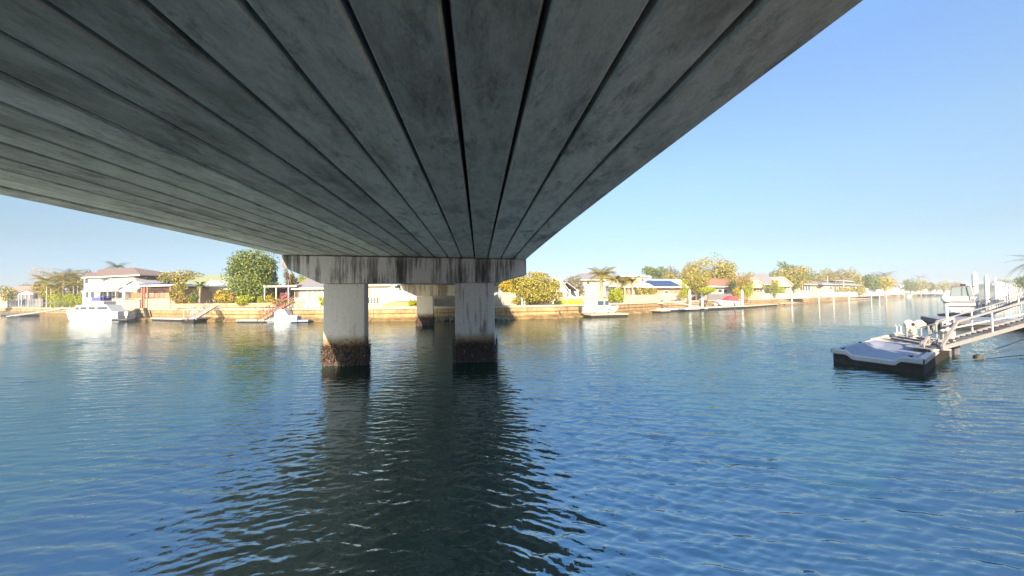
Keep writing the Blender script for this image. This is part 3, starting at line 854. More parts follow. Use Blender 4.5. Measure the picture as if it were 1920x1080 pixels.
# --- bare tree, bamboo clump, lime hedge
tree('bare_tree', 'bare pinkish winter tree left of the yellow green palm clump', 'tree', 52, 100, 497, 570, 122, 'leaf_bare', n=1500, size=.13, shape='loose', trunk=.5, bark='pale_bark', skirt=.25)
for k, (px, yt, d, L_) in enumerate([(88, 512, 94, 3.6), (104, 506, 97, 3.8), (118, 508, 95, 3.6), (132, 500, 98, 4.2), (146, 510, 96, 3.4), (96, 524, 92, 3.2), (138, 520, 92, 3.2)]):
    palm('clumping_palm', ['short golden palm at the left end of the palm clump above the lime hedge', 'second golden palm from the left in the clump above the lime hedge', 'middle palm of the clump above the lime hedge', 'tallest palm of the clump above the lime hedge', 'right hand palm of the clump beside the white two storey house', 'low front palm at the left of the clump above the hedge', 'low front palm at the right of the clump above the hedge'][k], px, yt, None, d, L_, nf=20, group='palms in the clump above the lime hedge', up1=1.35)
tree('bamboo_clump', 'dense yellow green bamboo mass under the clump of palms', 'bamboo', 76, 156, 516, 566, 97, 'leaf_gold', n=2600, size=.3, shape='loose', trunk=.1, skirt=.0, droop=.6)
tree('hedge', 'bright lime clipped hedge on the sandy sea wall left of the cruiser', 'hedge', 91, 168, 549.5, 567, 90, 'leaf_lime', n=3600, size=.16, shape='hedge', trunk=.06, skirt=0)
tree('tree', 'grey green tree behind the left end of the white two storey house', 'tree', 150, 172, 505, 545, 96, 'leaf_grey', n=400, size=.3)
# --- white two storey house
h = House('two_storey_house', 'white two storey house with brown roofs behind the moored cruiser', 'house', 215, 80, -.3)
h.body(157, 212, 519, 3, 11, 'cream', 'upper_wall'); h.body(205, 268, 520, 5, 12, 'cream', 'upper_wall')
h.hip(153, 196, 160, 190, 519, 511, 2.4, 11.5, 'brown_roof', 'upper_roof')
h.hip(178, 262, 183, 250, 517, 503.5, 2.0, 13, 'brown_roof', 'main_roof'); h.hip(240, 275, 246, 268, 521, 513, 4, 13, 'brown_roof', 'right_roof')
h.win(159, 166, 522, 532, 2.93); h.win(193, 203, 522, 529, 2.93, mull=1)
h.hip(153, 274, 228, 242, 544, 512, -1.2, 9.0, 'pale_roof', 'verandah_roof')
h.gable(222, 250, 302, 541, 524, -2.6, 1.0, 'pale_roof', 'front_roof', wallm='white', pye1=540, th=.3)
h.body(158, 268, 543, 2, 3, 'cream', 'lower_wall')
for a, b_ in ((161, 167), (170, 178), (188, 194), (195, 201), (204, 210), (212, 219), (222, 230)): h.win(a, b_, 544, 559, 1.95, name='sliding_door')
h.body(229, 234, 541, -.6, 0, 'white', 'pier_column')
for q in (156, 184, 202, 217): h.post(q, 545, -.8, .14)
h.body(170, 232, 561, -1.4, 2, 'pale_wall', 'terrace', pyb=574)
palm('palm', 'dark feathery palm top showing over the roof ridge of the two storey house', 218, 487, None, 98, 3.4, 'frond_grey', nf=14)
tree('tree', 'grey tree tops peeping over the brown roof ridge', 'tree', 188, 206, 499, 540, 96, 'leaf_grey', n=260, size=.3)
b_ = House('retaining_wall', 'pinkish tan retaining wall and boundary blocks behind the cruiser', 'wall', 235, 71, -.3)
b_.body(160, 330, 562, 0, .3, 'pink_brick', 'wall_face', pyb=583); b_.body(206, 262, 566, -1.3, -.9, 'tan_block', 'lower_wall_face', pyb=585)
# --- brick house with timber deck
h = House('brick_house', 'pink brick house with flat pale roof and a red timber balcony', 'house', 292, 68, -.2)
h.body(255, 331, 540, 1.5, 9, 'pink_brick'); h.flat(228, 328, 534, -1.0, 10, 'white', th=.3)
h.flat(240, 300, 531.5, 2, 8, 'blue_canvas', 'solar_blanket', th=.1)
h.body(269, 330, 560, -.6, 1.4, 'tan_block', 'deck_base', pyb=578)
for a, b2 in ((250, 262), (279, 291), (296, 308)): h.win(a, b2, 544, 559, 1.45, 'curtain_glass', 'red_timber')
h.fence(277, 320, 551, -.5, 'red_timber', gap=.22, w=.08, pyb=561)
for q in (267, 271, 277, 320): h.post(q, 536, -.6, .2, 'red_timber')
h.body(246, 269, 549, -.5, -.3, 'timber', 'screen', pyb=559)
tree('tree', 'yellow green tree behind the pink brick house', 'tree', 300, 372, 505.5, 560, 84, 'leaf_gold', n=1500, size=.26, shape='round', skirt=.3)
tree('tree', 'grey green tree at the right end behind the pink brick house', 'tree', 342, 378, 508, 560, 88, 'leaf_grey', n=600, size=.26)
tree('shrub', 'green shrub leaning in front of the left end of the gold tree', 'shrub', 301, 318, 520, 560, 80, 'leaf_green', n=400, size=.22)
tree('shrub', 'large golden shrub right of the pink brick house', 'shrub', 322, 362, 530, 575, 64, 'leaf_gold', n=1300, size=.2, shape='loose', trunk=.1, skirt=.02)
tree('shrub', 'rust coloured low shrub under the golden shrub', 'shrub', 330, 352, 550, 577, 61, 'leaf_rust', n=420, size=.16, trunk=.08, skirt=0)
tree('shrub', 'light green shrub left of the little cabbage palm', 'shrub', 355, 372, 546, 577, 61, 'leaf_green', n=500, size=.16, trunk=.08, skirt=0)
palm('cabbage_palm', 'small cabbage palm with a thick pale trunk in front of the green roof', 374, 526, None, 63, 1.1, 'frond_green', nf=18, trunk=.2, up0=-.5, up1=1.4, bark='pale_bark')
# --- green roofed house with white gable
h = House('green_roofed_house', 'house with sage green hipped roof and a white gabled patio cover', 'house', 402, 78, -.1)
h.body(348, 436, 541, 2, 10, 'pale_wall'); h.hip(340, 462, 362, 440, 537, 515.5, 0, 14, 'green_roof', 'main_roof')
h.gable(380, 397, 417, 543, 525, -3, 0, 'white', 'patio_roof', wallm='white', pye1=541)
h.flat(415, 434, 541, -3, 0, 'white', 'side_roof', .2)
for q in (381, 400, 432): h.post(q, 543, -2.9, .2)
h.win(362, 374, 545, 556, 1.95); h.win(390, 402, 545, 557, 1.95, mull=1); h.win(410, 422, 545, 556, 1.95)
h.fence(318, 400, 569, -14, 'tan_block', gap=.3, w=.1, pyb=576)
tree('shrub', 'vivid yellow shrub below the white patio roof', 'shrub', 401, 431, 544, 575, 60, 'leaf_yellow', n=1300, size=.17, trunk=.08, skirt=.04)
tree('shrub', 'rusty gold bush at the left foot of the big fig', 'shrub', 428, 450, 548, 577, 58, 'leaf_rust', n=600, size=.16, trunk=.08, skirt=0)
tree('fig_tree', 'tall dense rounded dark green fig standing alone against the sky', 'tree', 432, 516, 468, 577, 60, 'leaf_green', n=5200, size=.25, shape='dome', trunk=.6, skirt=.06, droop=.5)
tree('shrub', 'bright green shrub at the foot of the fig', 'shrub', 444, 474, 552, 579, 56, 'leaf_lime', n=500, size=.15, trunk=.08, skirt=0)
w_ = House('garden_fence', 'low weathered paling fence on the sea wall below the fig', 'fence', 420, 56.5, -.16)
w_.fence(322, 520, 568.5, 0, 'tan_block', gap=.2, w=.12, pyb=577)
# --- pergola and cream house
h = House('pergola', 'flat roofed open pergola with pale posts and a dark inside', 'pergola', 528, 58)
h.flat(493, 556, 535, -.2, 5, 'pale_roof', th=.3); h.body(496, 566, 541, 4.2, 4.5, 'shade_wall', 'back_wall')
for q in (496.5, 518, 541): h.post(q, 539, 0, .16, 'pale_wall')
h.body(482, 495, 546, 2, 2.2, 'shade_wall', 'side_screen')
h.flat(545, 560, 534, .5, 4, 'timber', 'link_roof', .2)
h = House('cream_house', 'cream bungalow with a hipped grey roof partly behind the left bridge column', 'house', 600, 59)
h.body(552, 668, 539.5, 0, 8, 'cream'); h.hip(546, 674, 578, 640, 539.5, 520.5, -.7, 9, 'grey_roof')
h.win(576, 586.5, 543, 562, -.04, 'curtain_glass', mull=0, name='sliding_door'); h.win(587, 596, 543, 562, -.04, 'pale_glass', name='sliding_door'); h.win(553, 560, 545, 558, -.04, 'glass', 'timber'); h.win(640, 660, 545, 556, -.04)
h.body(548, 562, 559, -1.3, -1.1, 'white', 'white_rail', pyb=560)
tree('tree', 'thin olive tree between the pergola and the bridge cap', 'tree', 532, 553, 500, 545, 72, 'leaf_grey', n=420, size=.2, shape='loose', bark='pale_bark', skirt=.4)
tree('tree', 'orange tinged tree behind the pergola roof', 'tree', 536, 556, 512, 545, 68, 'leaf_rust', n=420, size=.2, shape='loose', skirt=.4)
tree('tree', 'light green tree behind the cream bungalow roof', 'tree', 556, 578, 514, 545, 74, 'leaf_lime', n=500, size=.2, skirt=.3)
tree('shrub', 'yellow shrub under the pergola roof', 'shrub', 499, 516, 553, 577, 56, 'leaf_yellow', n=520, size=.14, trunk=.08, skirt=0)
tree('shrub', 'pale round shrub left of the pergola posts', 'shrub', 482, 494, 556, 577, 57, 'leaf_lime', n=300, size=.13, trunk=.08, skirt=0)
tree('flowering_shrub', 'pink flowering bush in front of the pergola', 'shrub', 523, 549, 548, 577, 55.5, 'flower_pink', n=160, size=.12, trunk=.08, skirt=.05, shape='loose')
tree('shrub', 'tan grassy bush under the pink flowers beside the gangway', 'shrub', 515, 553, 560, 579, 55, 'leaf_rust', n=420, size=.14, trunk=.08, skirt=0, shape='loose')
tree('shrub', 'yellow green shrub against the left bridge column', 'shrub', 598, 616, 556, 579, 55, 'leaf_lime', n=420, size=.14, trunk=.08, skirt=0)
for k in range(7):
    q = base(572 + k * 4.6 + random.uniform(-1, 1), 54 + random.uniform(-.4, .4), ZB)
    o = MB().sphere((0, 0, 0), (random.uniform(.2, .34), .25, random.uniform(.2, .34)), 7, 5, .2).build('white_boulder', MATS['white'], loc=(q.x, q.y, ZB + .12)); tag(o, 'small white boulder on the sea wall in front of the cream bungalow', 'rock', 'white boulders before the cream bungalow')
# --- between the columns
h = House('sunroom_house', 'cream clad building with a long window seen between the bridge columns', 'house', 712, 60)
h.body(676, 731, 533, 0, 6, 'cream'); h.flat(672, 745, 534, -.5, 6.5, 'pale_roof', 'roof', .25)
h.win(688, 708, 540, 556, -.04, 'curtain_glass', mull=1); h.win(712, 728, 546, 551, -.04, 'pale_glass')
h.fence(686, 730, 568, -.5, 'white', gap=.5, w=.06, pyb=575); h.body(729, 733, 536, -.1, 0, 'white', 'corner_post')
h.fence(686, 708, 556, -.4, 'pale_wall', gap=.4, w=.3, rails=False, pyb=567, name='clad_panel')
w_ = House('corrugated_fence', 'stepped lilac grey sheet fence seen between the bridge columns', 'fence', 755, 59, .25)
for a, b_2, t in ((733, 741, 537), (741, 749, 540), (749, 757, 544), (757, 765, 547), (765, 773, 549), (773, 783, 551)):
    w_.fence(a, b_2, t, 0, 'lilac_sheet', gap=.26, w=.24, rails=False, name='sheet_rib')
    w_.body(a, b_2, t + 1, .03, .07, 'shade_wall', 'sheet')
o = MB().sphere((0, 0, 0), (3.0, 1.6, 1.15), 20, 10, .05).build('earth_mound', MATS['mound'], loc=base(753, 55, ZB - .35), smooth=True); tag(o, 'orange brown earth mound in front of the sheet fence', 'mound')
tree('shrub', 'lime yellow bush between the sheet fence and the far pier column', 'shrub', 765, 784, 563, 577, 54, 'leaf_lime', n=600, size=.12, trunk=.06, skirt=0)
w_ = House('picket_fence', 'white picket fence seen through the far bridge pier', 'fence', 835, 62)
w_.fence(808, 862, 551, 0, 'white', gap=.22, w=.14, pyb=567); w_.body(805, 865, 567, -.1, .1, 'grey_roof', 'base_wall')
# --- right of the bridge
w_ = House('stone_fence', 'pale stone block fence under the orange tree right of the bridge', 'fence', 950, 60)
w_.body(926, 968, 552, 0, .3, 'fence_stone', 'wall_face')
for k in range(9): w_.body(927 + k * 4.6, 930.5 + k * 4.6, 548, .05, .25, 'tan_block', 'block', pyb=552)
tree('tree', 'orange gold tree close against the right end of the bridge cap', 'tree', 936, 986, 513, 566, 62, 'leaf_yellow', n=1900, size=.2, shape='round', skirt=.15)
tree('tree', 'spreading golden green tree overhanging the sea wall right of the bridge', 'tree', 968, 1052, 520, 586, 54.5, 'leaf_gold', n=4200, size=.19, shape='dome', skirt=.03, trunk=.4, droop=.4)
tree('tree', 'upper golden crown rising behind the spreading tree', 'tree', 955, 1030, 509, 560, 60, 'leaf_gold', n=1700, size=.2, shape='loose', skirt=.3)
tree('shrub', 'low olive shrub beside two white posts right of the bridge', 'shrub', 958, 980, 560, 577, 54, 'leaf_gold', n=300, size=.13, trunk=.06, skirt=0)
w_ = House('white_post', 'pair of short white posts on the bank under the spreading tree', 'post', 981, 53.5)
w_.post(979, 559, 0, .22); w_.post(983.5, 560, 0, .18)
h = House('white_gabled_house', 'white steep gabled house with a blue shaded carport', 'house', 1050, 70, .1)
h.body(1022, 1062, 541, 0, 8, 'white'); h.gable(1012, 1048, 1066, 541, 519, -.4, 9, 'white', wallm='white', pye1=543)
h.gable(1048, 1062, 1083, 541, 528, 2, 9, 'pale_roof', 'carport_roof', pye1=544); h.body(1066, 1082, 546, 5, 5.3, 'lilac_sheet', 'carport_shadow_sheet')  # blue grey sheet inside the carport stands in for its shade
for q in (1068, 1082.5): h.post(q, 543, -.2, .3)
h.win(1050, 1056, 546, 556, -.05); h.fence(1048, 1135, 556, -2, 'white', gap=1.0, w=.08, pyb=561)
w_ = House('terrace_wall', 'rust brown retaining terrace above a strip of lawn', 'wall', 1065, 62, .15)
w_.body(1042, 1140, 559, 0, .4, 'brick', 'wall_face', pyb=565); w_.body(1042, 1092, 563.5, -1.2, .0, 'leaf_lime', 'lawn_strip', pyb=574)
w_.body(1042, 1150, 571, -1.6, -1.2, 'tan_block', 'lower_wall_face', pyb=583)
tree('tree', 'grey tree behind the white gabled house', 'tree', 1062, 1096, 515, 545, 92, 'leaf_grey', n=500, size=.3)
h = House('grey_roofed_house', 'two storey house with grey hipped roof left of the big golden palm', 'house', 1092, 95, .2)
h.body(1082, 1135, 524, 0, 8, 'cream'); h.hip(1078, 1140, 1092, 1125, 524, 512, -.8, 9, 'grey_roof'); h.win(1088, 1094, 527, 534, -.05); h.win(1100, 1106, 527, 534, -.05); h.body(1085, 1110, 536, -1.5, 0, 'pale_wall', 'lower_wall')
q = base(1107, 60, ZB); lp = thing('light_pole', 'thin white light pole with a short arm left of the big palm', 'light pole', q)
zt = at(1107, 535, 60).z - ZB
MB().tube([(0, 0, -.2), (0, 0, zt)], .07, 8).build('pole', MATS['white'], lp); MB().beam((.05, 0, zt), (-.5, 0, zt), .1, .08).build('arm', MATS['white'], lp)
palm('date_palm', 'big golden date palm with a full fan of fronds above the cabin boat', 1128, 496, None, 68, 3.6, 'frond', nf=34, up0=-.1, up1=1.5, trunk=.34)
for k, (px, yt, lab) in enumerate([(1158, 514, 'left palm of the golden group right of the big date palm'), (1172, 517, 'middle palm of the golden group right of the big date palm'), (1186, 515, 'right palm of the golden group beside the cream upper storey')]):
    palm('palm', lab, px, yt, None, 78 + k, 2.4, 'frond', nf=20, group='golden palms right of the date palm', up1=1.4, trunk=.2)
tree('shrub', 'vivid lime round bush behind the bow of the cabin boat', 'shrub', 1141, 1170, 540, 565, 67, 'leaf_lime', n=1300, size=.16, trunk=.08, skirt=0)
tree('shrub', 'lime creeper hanging down the wall behind the cabin boat', 'shrub', 1152, 1164, 556, 573, 66, 'leaf_lime', n=300, size=.14, trunk=.06, skirt=0)
h = House('cream_upper_house', 'cream two storey house with flat roofs behind the golden palms', 'house', 1200, 92, .3)
h.body(1183, 1217, 519, 0, 9, 'cream', 'upper_wall'); h.flat(1160, 1221, 517, -.5, 9, 'white'); h.win(1203, 1208, 522, 528, -.05); h.body(1178, 1226, 530, -2, 0, 'cream', 'lower_wall'); h.gable(1140, 1152, 1166, 534, 526, -4, 0, 'white', 'porch_roof', wallm='white')
h = House('pink_cottage', 'small pink walled cottage between palms and hedge', 'house', 1190, 82, .3)
h.body(1166, 1204, 540, 0, 5, 'pink_brick'); h.flat(1164, 1206, 539, -.4, 5, 'pale_roof'); h.win(1190, 1196, 543, 550, -.05)
tree('shrub', 'mixed golden hedge shrub right of the pink cottage', 'shrub', 1194, 1232, 538, 556, 80, 'leaf_gold', n=900, size=.2, shape='hedge', trunk=.06, skirt=0)
w_ = House('block_wall', 'long tan boundary wall above the sea wall behind the cabin boat', 'wall', 1200, 70, .38)
w_.body(1160, 1238, 553, 0, .4, 'tan_block', 'wall_face', pyb=570); w_.body(1150, 1244, 568, -1.0, -.5, 'coping', 'ledge', pyb=571)
tree('tree', 'dark gum tree behind the cream upper storey', 'tree', 1203, 1250, 499, 545, 125, 'leaf_green', n=1100, size=.4, shape='loose')
tree('tree', 'grey gum with open crown left of the golden dome tree', 'tree', 1248, 1284, 498, 545, 130, 'leaf_grey', n=800, size=.35, shape='loose')
# --- solar house
h = House('solar_house', 'low house whose front roof is covered by blue solar panels', 'house', 1248, 84, .32)
h.hip(1206, 1292, 1226, 1276, 538, 523.5, -.8, 9, 'white'); h.body(1222, 1288, 541, 0, 8, 'brick')
x0, x1 = h.X(1224), h.X(1274); zz0, zz1 = h.Z(1248, 536.5, -.5), h.Z(1248, 526.5, 2.5)
for k in range(7):
    for j in range(2):
        a = x0 + (x1 - x0) * k / 7; b2 = x0 + (x1 - x0) * (k + .94) / 7; t0, t1 = j * .5, j * .5 + .47
        mb = MB(); P = lambda x, t: (x, -.55 + 3.6 * t, zz0 + .16 + (zz1 - zz0) * t)
        mb.poly([P(a, t0), P(b2, t0), P(b2, t1), P(a, t1)]); mb.poly([(v[0], v[1], v[2] - .05) for v in (P(a, t0), P(a, t1), P(b2, t1), P(b2, t0))])
        mb.build('solar_panel', MATS['solar'], h.root)
h.win(1245, 1253, 545, 552, -.04); h.fence(1226, 1286, 549, -3, 'dock_white', gap=.3, w=.16, pyb=563)
tree('tree', 'narrow green tree before the right end of the solar panels', 'tree', 1272, 1292, 523, 558, 79, 'leaf_lime', n=600, size=.17, shape='tall', skirt=.1, trunk=.14)
tree('big_dome_tree', 'largest golden dome shaped tree against the sky right of the bridge', 'tree', 1280, 1378, 484, 550, 106, 'leaf_gold', n=5200, size=.33, shape='dome', trunk=.7, skirt=.1)
tree('tree', 'golden orange tree in front of the dome tree left side', 'tree', 1281, 1330, 512, 560, 88, 'leaf_gold', n=1800, size=.24, shape='round', skirt=.15)
tree('small_tree', 'lime green small tree on a dark slanting trunk behind the pontoons', 'tree', 1310, 1342, 538, 584, 78, 'leaf_lime', n=900, size=.18, shape='round', skirt=.45, trunk=.25)
h = House('tile_roofed_house', 'house with wide terracotta tiled roof behind the white piles', 'house', 1350, 96, .38)
h.hip(1318, 1384, 1336, 1372, 537, 522, -.8, 9, 'tile_roof'); h.body(1324, 1378, 540, 0, 8, 'pale_wall'); h.flat(1316, 1345, 536, -3.5, -.8, 'white', 'awning')
for a, b2 in ((1346, 1354), (1356, 1364)): h.win(a, b2, 542, 549, -.05)
h.body(1328, 1384, 551, -5, -4.7, 'shade_wall', 'garden_wall', pyb=562)
tree('tree', 'rust and green leaved tree right of the terracotta roof', 'tree', 1368, 1412, 513, 556, 95, 'leaf_rust', n=1400, size=.25, skirt=.1)
tree('shrub', 'dark green bush at the right end of the terracotta roof', 'shrub', 1368, 1382, 525, 545, 93, 'leaf_dark', n=300, size=.24, trunk=.1)
tree('shrub', 'lime bush under the rust leaved tree', 'shrub', 1392, 1412, 532, 556, 92, 'leaf_lime', n=450, size=.2, trunk=.1, skirt=0)
tree('shrub', 'yellow bush behind the red covered boat', 'shrub', 1374, 1390, 540, 556, 90, 'leaf_yellow', n=380, size=.18, trunk=.08, skirt=0)
# --- cream gables
h = House('cream_gabled_house', 'cream double gabled house with dark slate roof behind', 'house', 1422, 112, .45)
h.hip(1408, 1456, 1418, 1440, 533, 512.5, 4, 14, 'grey_roof'); h.body(1404, 1448, 538, 0, 8, 'brick')
h.gable(1400, 1411, 1424, 528, 519.5, 1, 6, 'cream', 'left_gable_roof', wallm='cream'); h.gable(1408, 1421, 1435, 537, 525.5, -1, 5, 'cream', 'right_gable_roof', wallm='cream')
h.win(1412, 1418, 540, 546, -.05); h.win(1424, 1430, 540, 546, -.05)
h = House('pointed_gable_house', 'cream house with a single tall pointed gable right of the slate roof', 'house', 1472, 128, .5)
h.gable(1456, 1470, 1487, 534, 519, -1, 9, 'cream', wallm='cream', th=.3); h.body(1459, 1484, 535, 0, 8, 'cream'); h.win(1466, 1474, 537, 544, -.05, mull=1); h.hip(1446, 1482, 1454, 1474, 527, 515, 5, 14, 'brown_roof', 'rear_roof')
tree('tree', 'tall dark conifer tipped tree above the pointed gable', 'tree', 1456, 1502, 490, 545, 150, 'leaf_green', n=1700, size=.4, shape='tall')
tree('tree', 'broad olive tree behind the pointed gable', 'tree', 1450, 1512, 499, 550, 142, 'leaf_gold', n=1800, size=.38, shape='round')
tree('hedge', 'dark mixed hedge between the cream gables', 'hedge', 1428, 1456, 532, 550, 104, 'leaf_green', n=600, size=.22, shape='hedge', trunk=.08, skirt=0)
tree('shrub', 'golden bush left of the pointed gable', 'shrub', 1446, 1462, 524, 548, 110, 'leaf_yellow', n=420, size=.25, trunk=.1)
tree('shrub', 'round lime bush below the pointed gable', 'shrub', 1458, 1473, 537, 551, 108, 'leaf_lime', n=420, size=.2, trunk=.08, skirt=0)
w_ = House('block_wall', 'tan and white boundary wall behind the right hand white piles', 'wall', 1440, 103, .5)
w_.body(1405, 1432, 548, 0, .4, 'tan_block', 'wall_face', pyb=562); w_.body(1432, 1520, 550, 0, .4, 'pale_wall', 'wall_face', pyb=560)
# --- farther right
for k, (px, yt) in enumerate([(1497, 511), (1505, 514)]):
    palm('palm', ['bushy palm right of the pointed gable', 'second bushy palm right of the pointed gable'][k], px, yt, None, 150, 4.6, 'frond', nf=18, group='palms right of the pointed gable', up1=1.4)
h = House('low_far_house', 'low orange roofed house with a grid of balcony windows', 'house', 1512, 158, .6)
h.body(1494, 1536, 533, 0, 8, 'cream'); h.hip(1490, 1548, 1505, 1535, 533, 527, -1, 9, 'pink_roof')
for k in range(4): h.win(1500 + k * 5, 1504 + k * 5, 536, 545, -.05)
for k, (a, b2, yt, leaf, lab) in enumerate([(1500, 1532, 504, 'leaf_dark', 'dark pointed tree behind the bushy palms'), (1532, 1566, 504, 'leaf_gold', 'rounded olive tree left of the tall thin palms'), (1560, 1592, 505, 'leaf_grey', 'grey tree behind the tall thin palms'), (1580, 1616, 502.5, 'leaf_gold', 'tall rounded green tree over the long pale house'), (1620, 1650, 514, 'leaf_green', 'green tree left of the twin feathery palms'), (1642, 1676, 519, 'leaf_yellow', 'bright golden palm thicket under the twin feathery palms')]):
    tree('tree', lab, 'tree', a, b2, yt, 550, 195, leaf, n=900, size=.5, trunk=.5)
for k, (px, yt, lab) in enumerate([(1552, 508, 'tall thin palm with tan crown, leftmost of three over the long pale house'), (1567, 510, 'tall thin palm with a dark trunk in the middle of the long pale house'), (1582, 512, 'tan crowned palm right of the dark trunk')]):
    palm('tall_palm', lab, px, yt, None, 172, 3.6, 'frond', nf=16, group='tall thin palms before the long pale house', trunk=.3, bark='bark' if k == 1 else 'pale_bark')
h = House('long_pale_house', 'long low pale house with a grey roof behind tall thin palms', 'house', 1585, 182, .6)
h.body(1546, 1622, 534, 0, 8, 'pale_wall'); h.hip(1542, 1624, 1556, 1610, 533.5, 527, -1, 9, 'grey_roof'); h.flat(1560, 1622, 526.5, 1, 4, 'white', 'pergola_beam', .3)
for a in (1556, 1572, 1594, 1606): h.win(a, a + 4, 537, 543, -.05)
tree('hedge', 'rounded green hedge along the long white wall', 'hedge', 1574, 1622, 536.5, 548, 172, 'leaf_gold', n=1000, size=.35, shape='hedge', trunk=.1, skirt=0)
w_ = House('white_wall', 'long white garden wall at the waterfront in the middle distance', 'wall', 1600, 168, .62)
w_.body(1545, 1662, 547.5, 0, .5, 'white', 'wall_face', pyb=556); w_.body(1620, 1662, 540.5, 3, 3.5, 'white', 'upper_wall_face')
w_ = House('dark_panel_gate', 'dark louvred boathouse doors set in the white garden wall', 'door', 1572, 165, .62)
w_.fence(1567, 1582, 550, -1.2, 'dark_trim', gap=.5, w=.35, pyb=559, rails=False, name='louvre'); w_.fence(1584, 1590, 550, -1.2, 'dark_trim', gap=.5, w=.3, pyb=559, rails=False, name='louvre')
for k, (px, yt) in enumerate([(1651, 507), (1663, 505.5)]):
    palm('feathery_palm', ['left grey green palm of the twin pair on the skyline', 'right grey green palm of the twin pair on the skyline'][k], px, yt, None, 215, 6, 'frond_grey', nf=14, group='twin feathery palms', trunk=.35)
palm('lone_palm', 'single small dark palm silhouetted high on the far skyline', 1727, 512, None, 300, 6.5, 'frond_grey', nf=12, trunk=.35)
rows = [(1668, 1690, 528, 'pink_roof', 'brown roofed cottage right of the golden thicket'), (1692, 1716, 533, 'white', 'flat white boathouse under the round green tree'), (1734, 1760, 531, 'pink_roof', 'pink roofed house on the far bank beyond the lone palm'), (1762, 1785, 533, 'brown_roof', 'brown roofed house just left of the moored houseboat')]
for k, (a, b2, yt, rm, lab) in enumerate(rows):
    h = House('far_house', lab, 'house', (a + b2) / 2, 240 + 45 * k, .6)
    h.body(a + 2, b2 - 2, yt + 6, 0, 9, 'pale_wall'); h.hip(a, b2, a + 6, b2 - 6, yt + 6, yt, -1, 10, rm)
    for q in range(3): h.win(a + 4 + q * 6, a + 8 + q * 6, yt + 8, yt + 12, -.1)
tree('round_tree', 'dark green perfectly rounded tree on the far bank', 'tree', 1696, 1718, 523, 548, 255, 'leaf_green', n=900, size=.5, shape='dome', trunk=.5)
for k, (a, b2, yt, leaf, lab) in enumerate([(1716, 1740, 526, 'leaf_gold', 'golden tree right of the rounded green tree'), (1738, 1752, 530, 'leaf_green', 'small green tree before the pink roof'), (1756, 1782, 527, 'leaf_gold', 'bright golden tree left of the moored houseboat'), (1772, 1800, 529, 'leaf_rust', 'orange tree behind the moored houseboat'), (1676, 1694, 531, 'leaf_gold', 'low golden bush at the brown roofed cottage')]):
    tree('far_tree', lab, 'tree', a, b2, yt, 548, 300 + 20 * k, leaf, n=600, size=.65, trunk=.5)
for k, (a, b2, yt, dd, leaf, lab) in enumerate([
    (1050, 1082, 520, 110, 'leaf_grey', 'grey green tree behind the carport right of the white gabled house'),
    (1132, 1166, 513, 118, 'leaf_grey', 'hazy tree between the date palm and the flat roofed upper storey'),
    (1226, 1262, 508, 128, 'leaf_gold', 'gold green tree behind the left end of the solar roof'),
    (1262, 1296, 514, 120, 'leaf_gold', 'golden tree low behind the right end of the solar roof'),
    (1396, 1424, 511, 140, 'leaf_gold', 'gold tree behind the left cream gable'),
    (1418, 1450, 516, 135, 'leaf_grey', 'grey tree low behind the slate roof'),
    (1440, 1462, 508, 150, 'leaf_green', 'green tree between the slate roof and the pointed gable'),
    (1486, 1520, 509, 165, 'leaf_green', 'green tree behind the bushy palms'),
    (1520, 1545, 513, 185, 'leaf_gold', 'gold tree over the balcony house'),
    (1600, 1630, 519, 215, 'leaf_gold', 'gold tree behind the right end of the long pale house'),
    (34, 60, 533, 150, 'leaf_grey', 'grey tree behind the distant gabled house'),
    (660, 700, 520, 95, 'leaf_green', 'green tree behind the building between the bridge columns'),
    ]):
    tree('tree', lab, 'tree', a, b2, yt, 555, dd, leaf, n=900, size=.0028 * dd, trunk=.4, shape='round')
# closing treeline and waterfront blocks at the end of the canal
lob = []
for k in range(46):
    p = at(1640 + k * 7.5, 545, 820 + random.uniform(-60, 60)); lob.append((p.x, p.y, 4, random.uniform(12, 20), 10, random.uniform(6, 13)))
me = crown_mesh(lob, 5000, 2.2, 77, name='far_treeline'); me.materials.append(MATS['leaf_dark'])
link('far_treeline', me, kind='stuff', label='low dark wooded skyline closing the far end of the canal')
for k, (a, b2, yt, lab) in enumerate([(1796, 1812, 532, 'pale waterfront block behind the houseboat canopy'), (1844, 1858, 534, 'pale waterfront block behind the two tall white piles'), (1862, 1884, 528, 'long white waterfront terrace right of the tall piles'), (1888, 1908, 530, 'pale waterfront terrace near the right edge')]):
    h = House('waterfront_block', lab, 'house', (a + b2) / 2, 430 - 40 * k, 0)
    h.body(a, b2, yt + 5, 0, 12, 'cream', z0=-3); h.hip(a - 1, b2 + 1, a + 4, b2 - 4, yt + 5, yt, -1, 13, 'grey_roof')
    for q in range(3): h.win(a + 1.5 + q * (b2 - a) / 3.2, a + 4 + q * (b2 - a) / 3.2, yt + 8, yt + 13, -.1)
tree('far_tree', 'grey green tree over the white waterfront terrace', 'tree', 1868, 1900, 523, 546, 420, 'leaf_green', n=700, size=1.0, trunk=.5)
tree('near_bank_tree', 'dark green tree cut by the right edge of the photo', 'tree', 1912, 1960, 517, 560, 150, 'leaf_green', n=900, size=.5, trunk=.4, zb=1.9)
palm('near_bank_palm', 'palm whose frond tips enter at the right edge of the sky', 1955, 478, None, 70, 4.5, 'frond_grey', nf=18, zb=1.9, crownlow=.3)

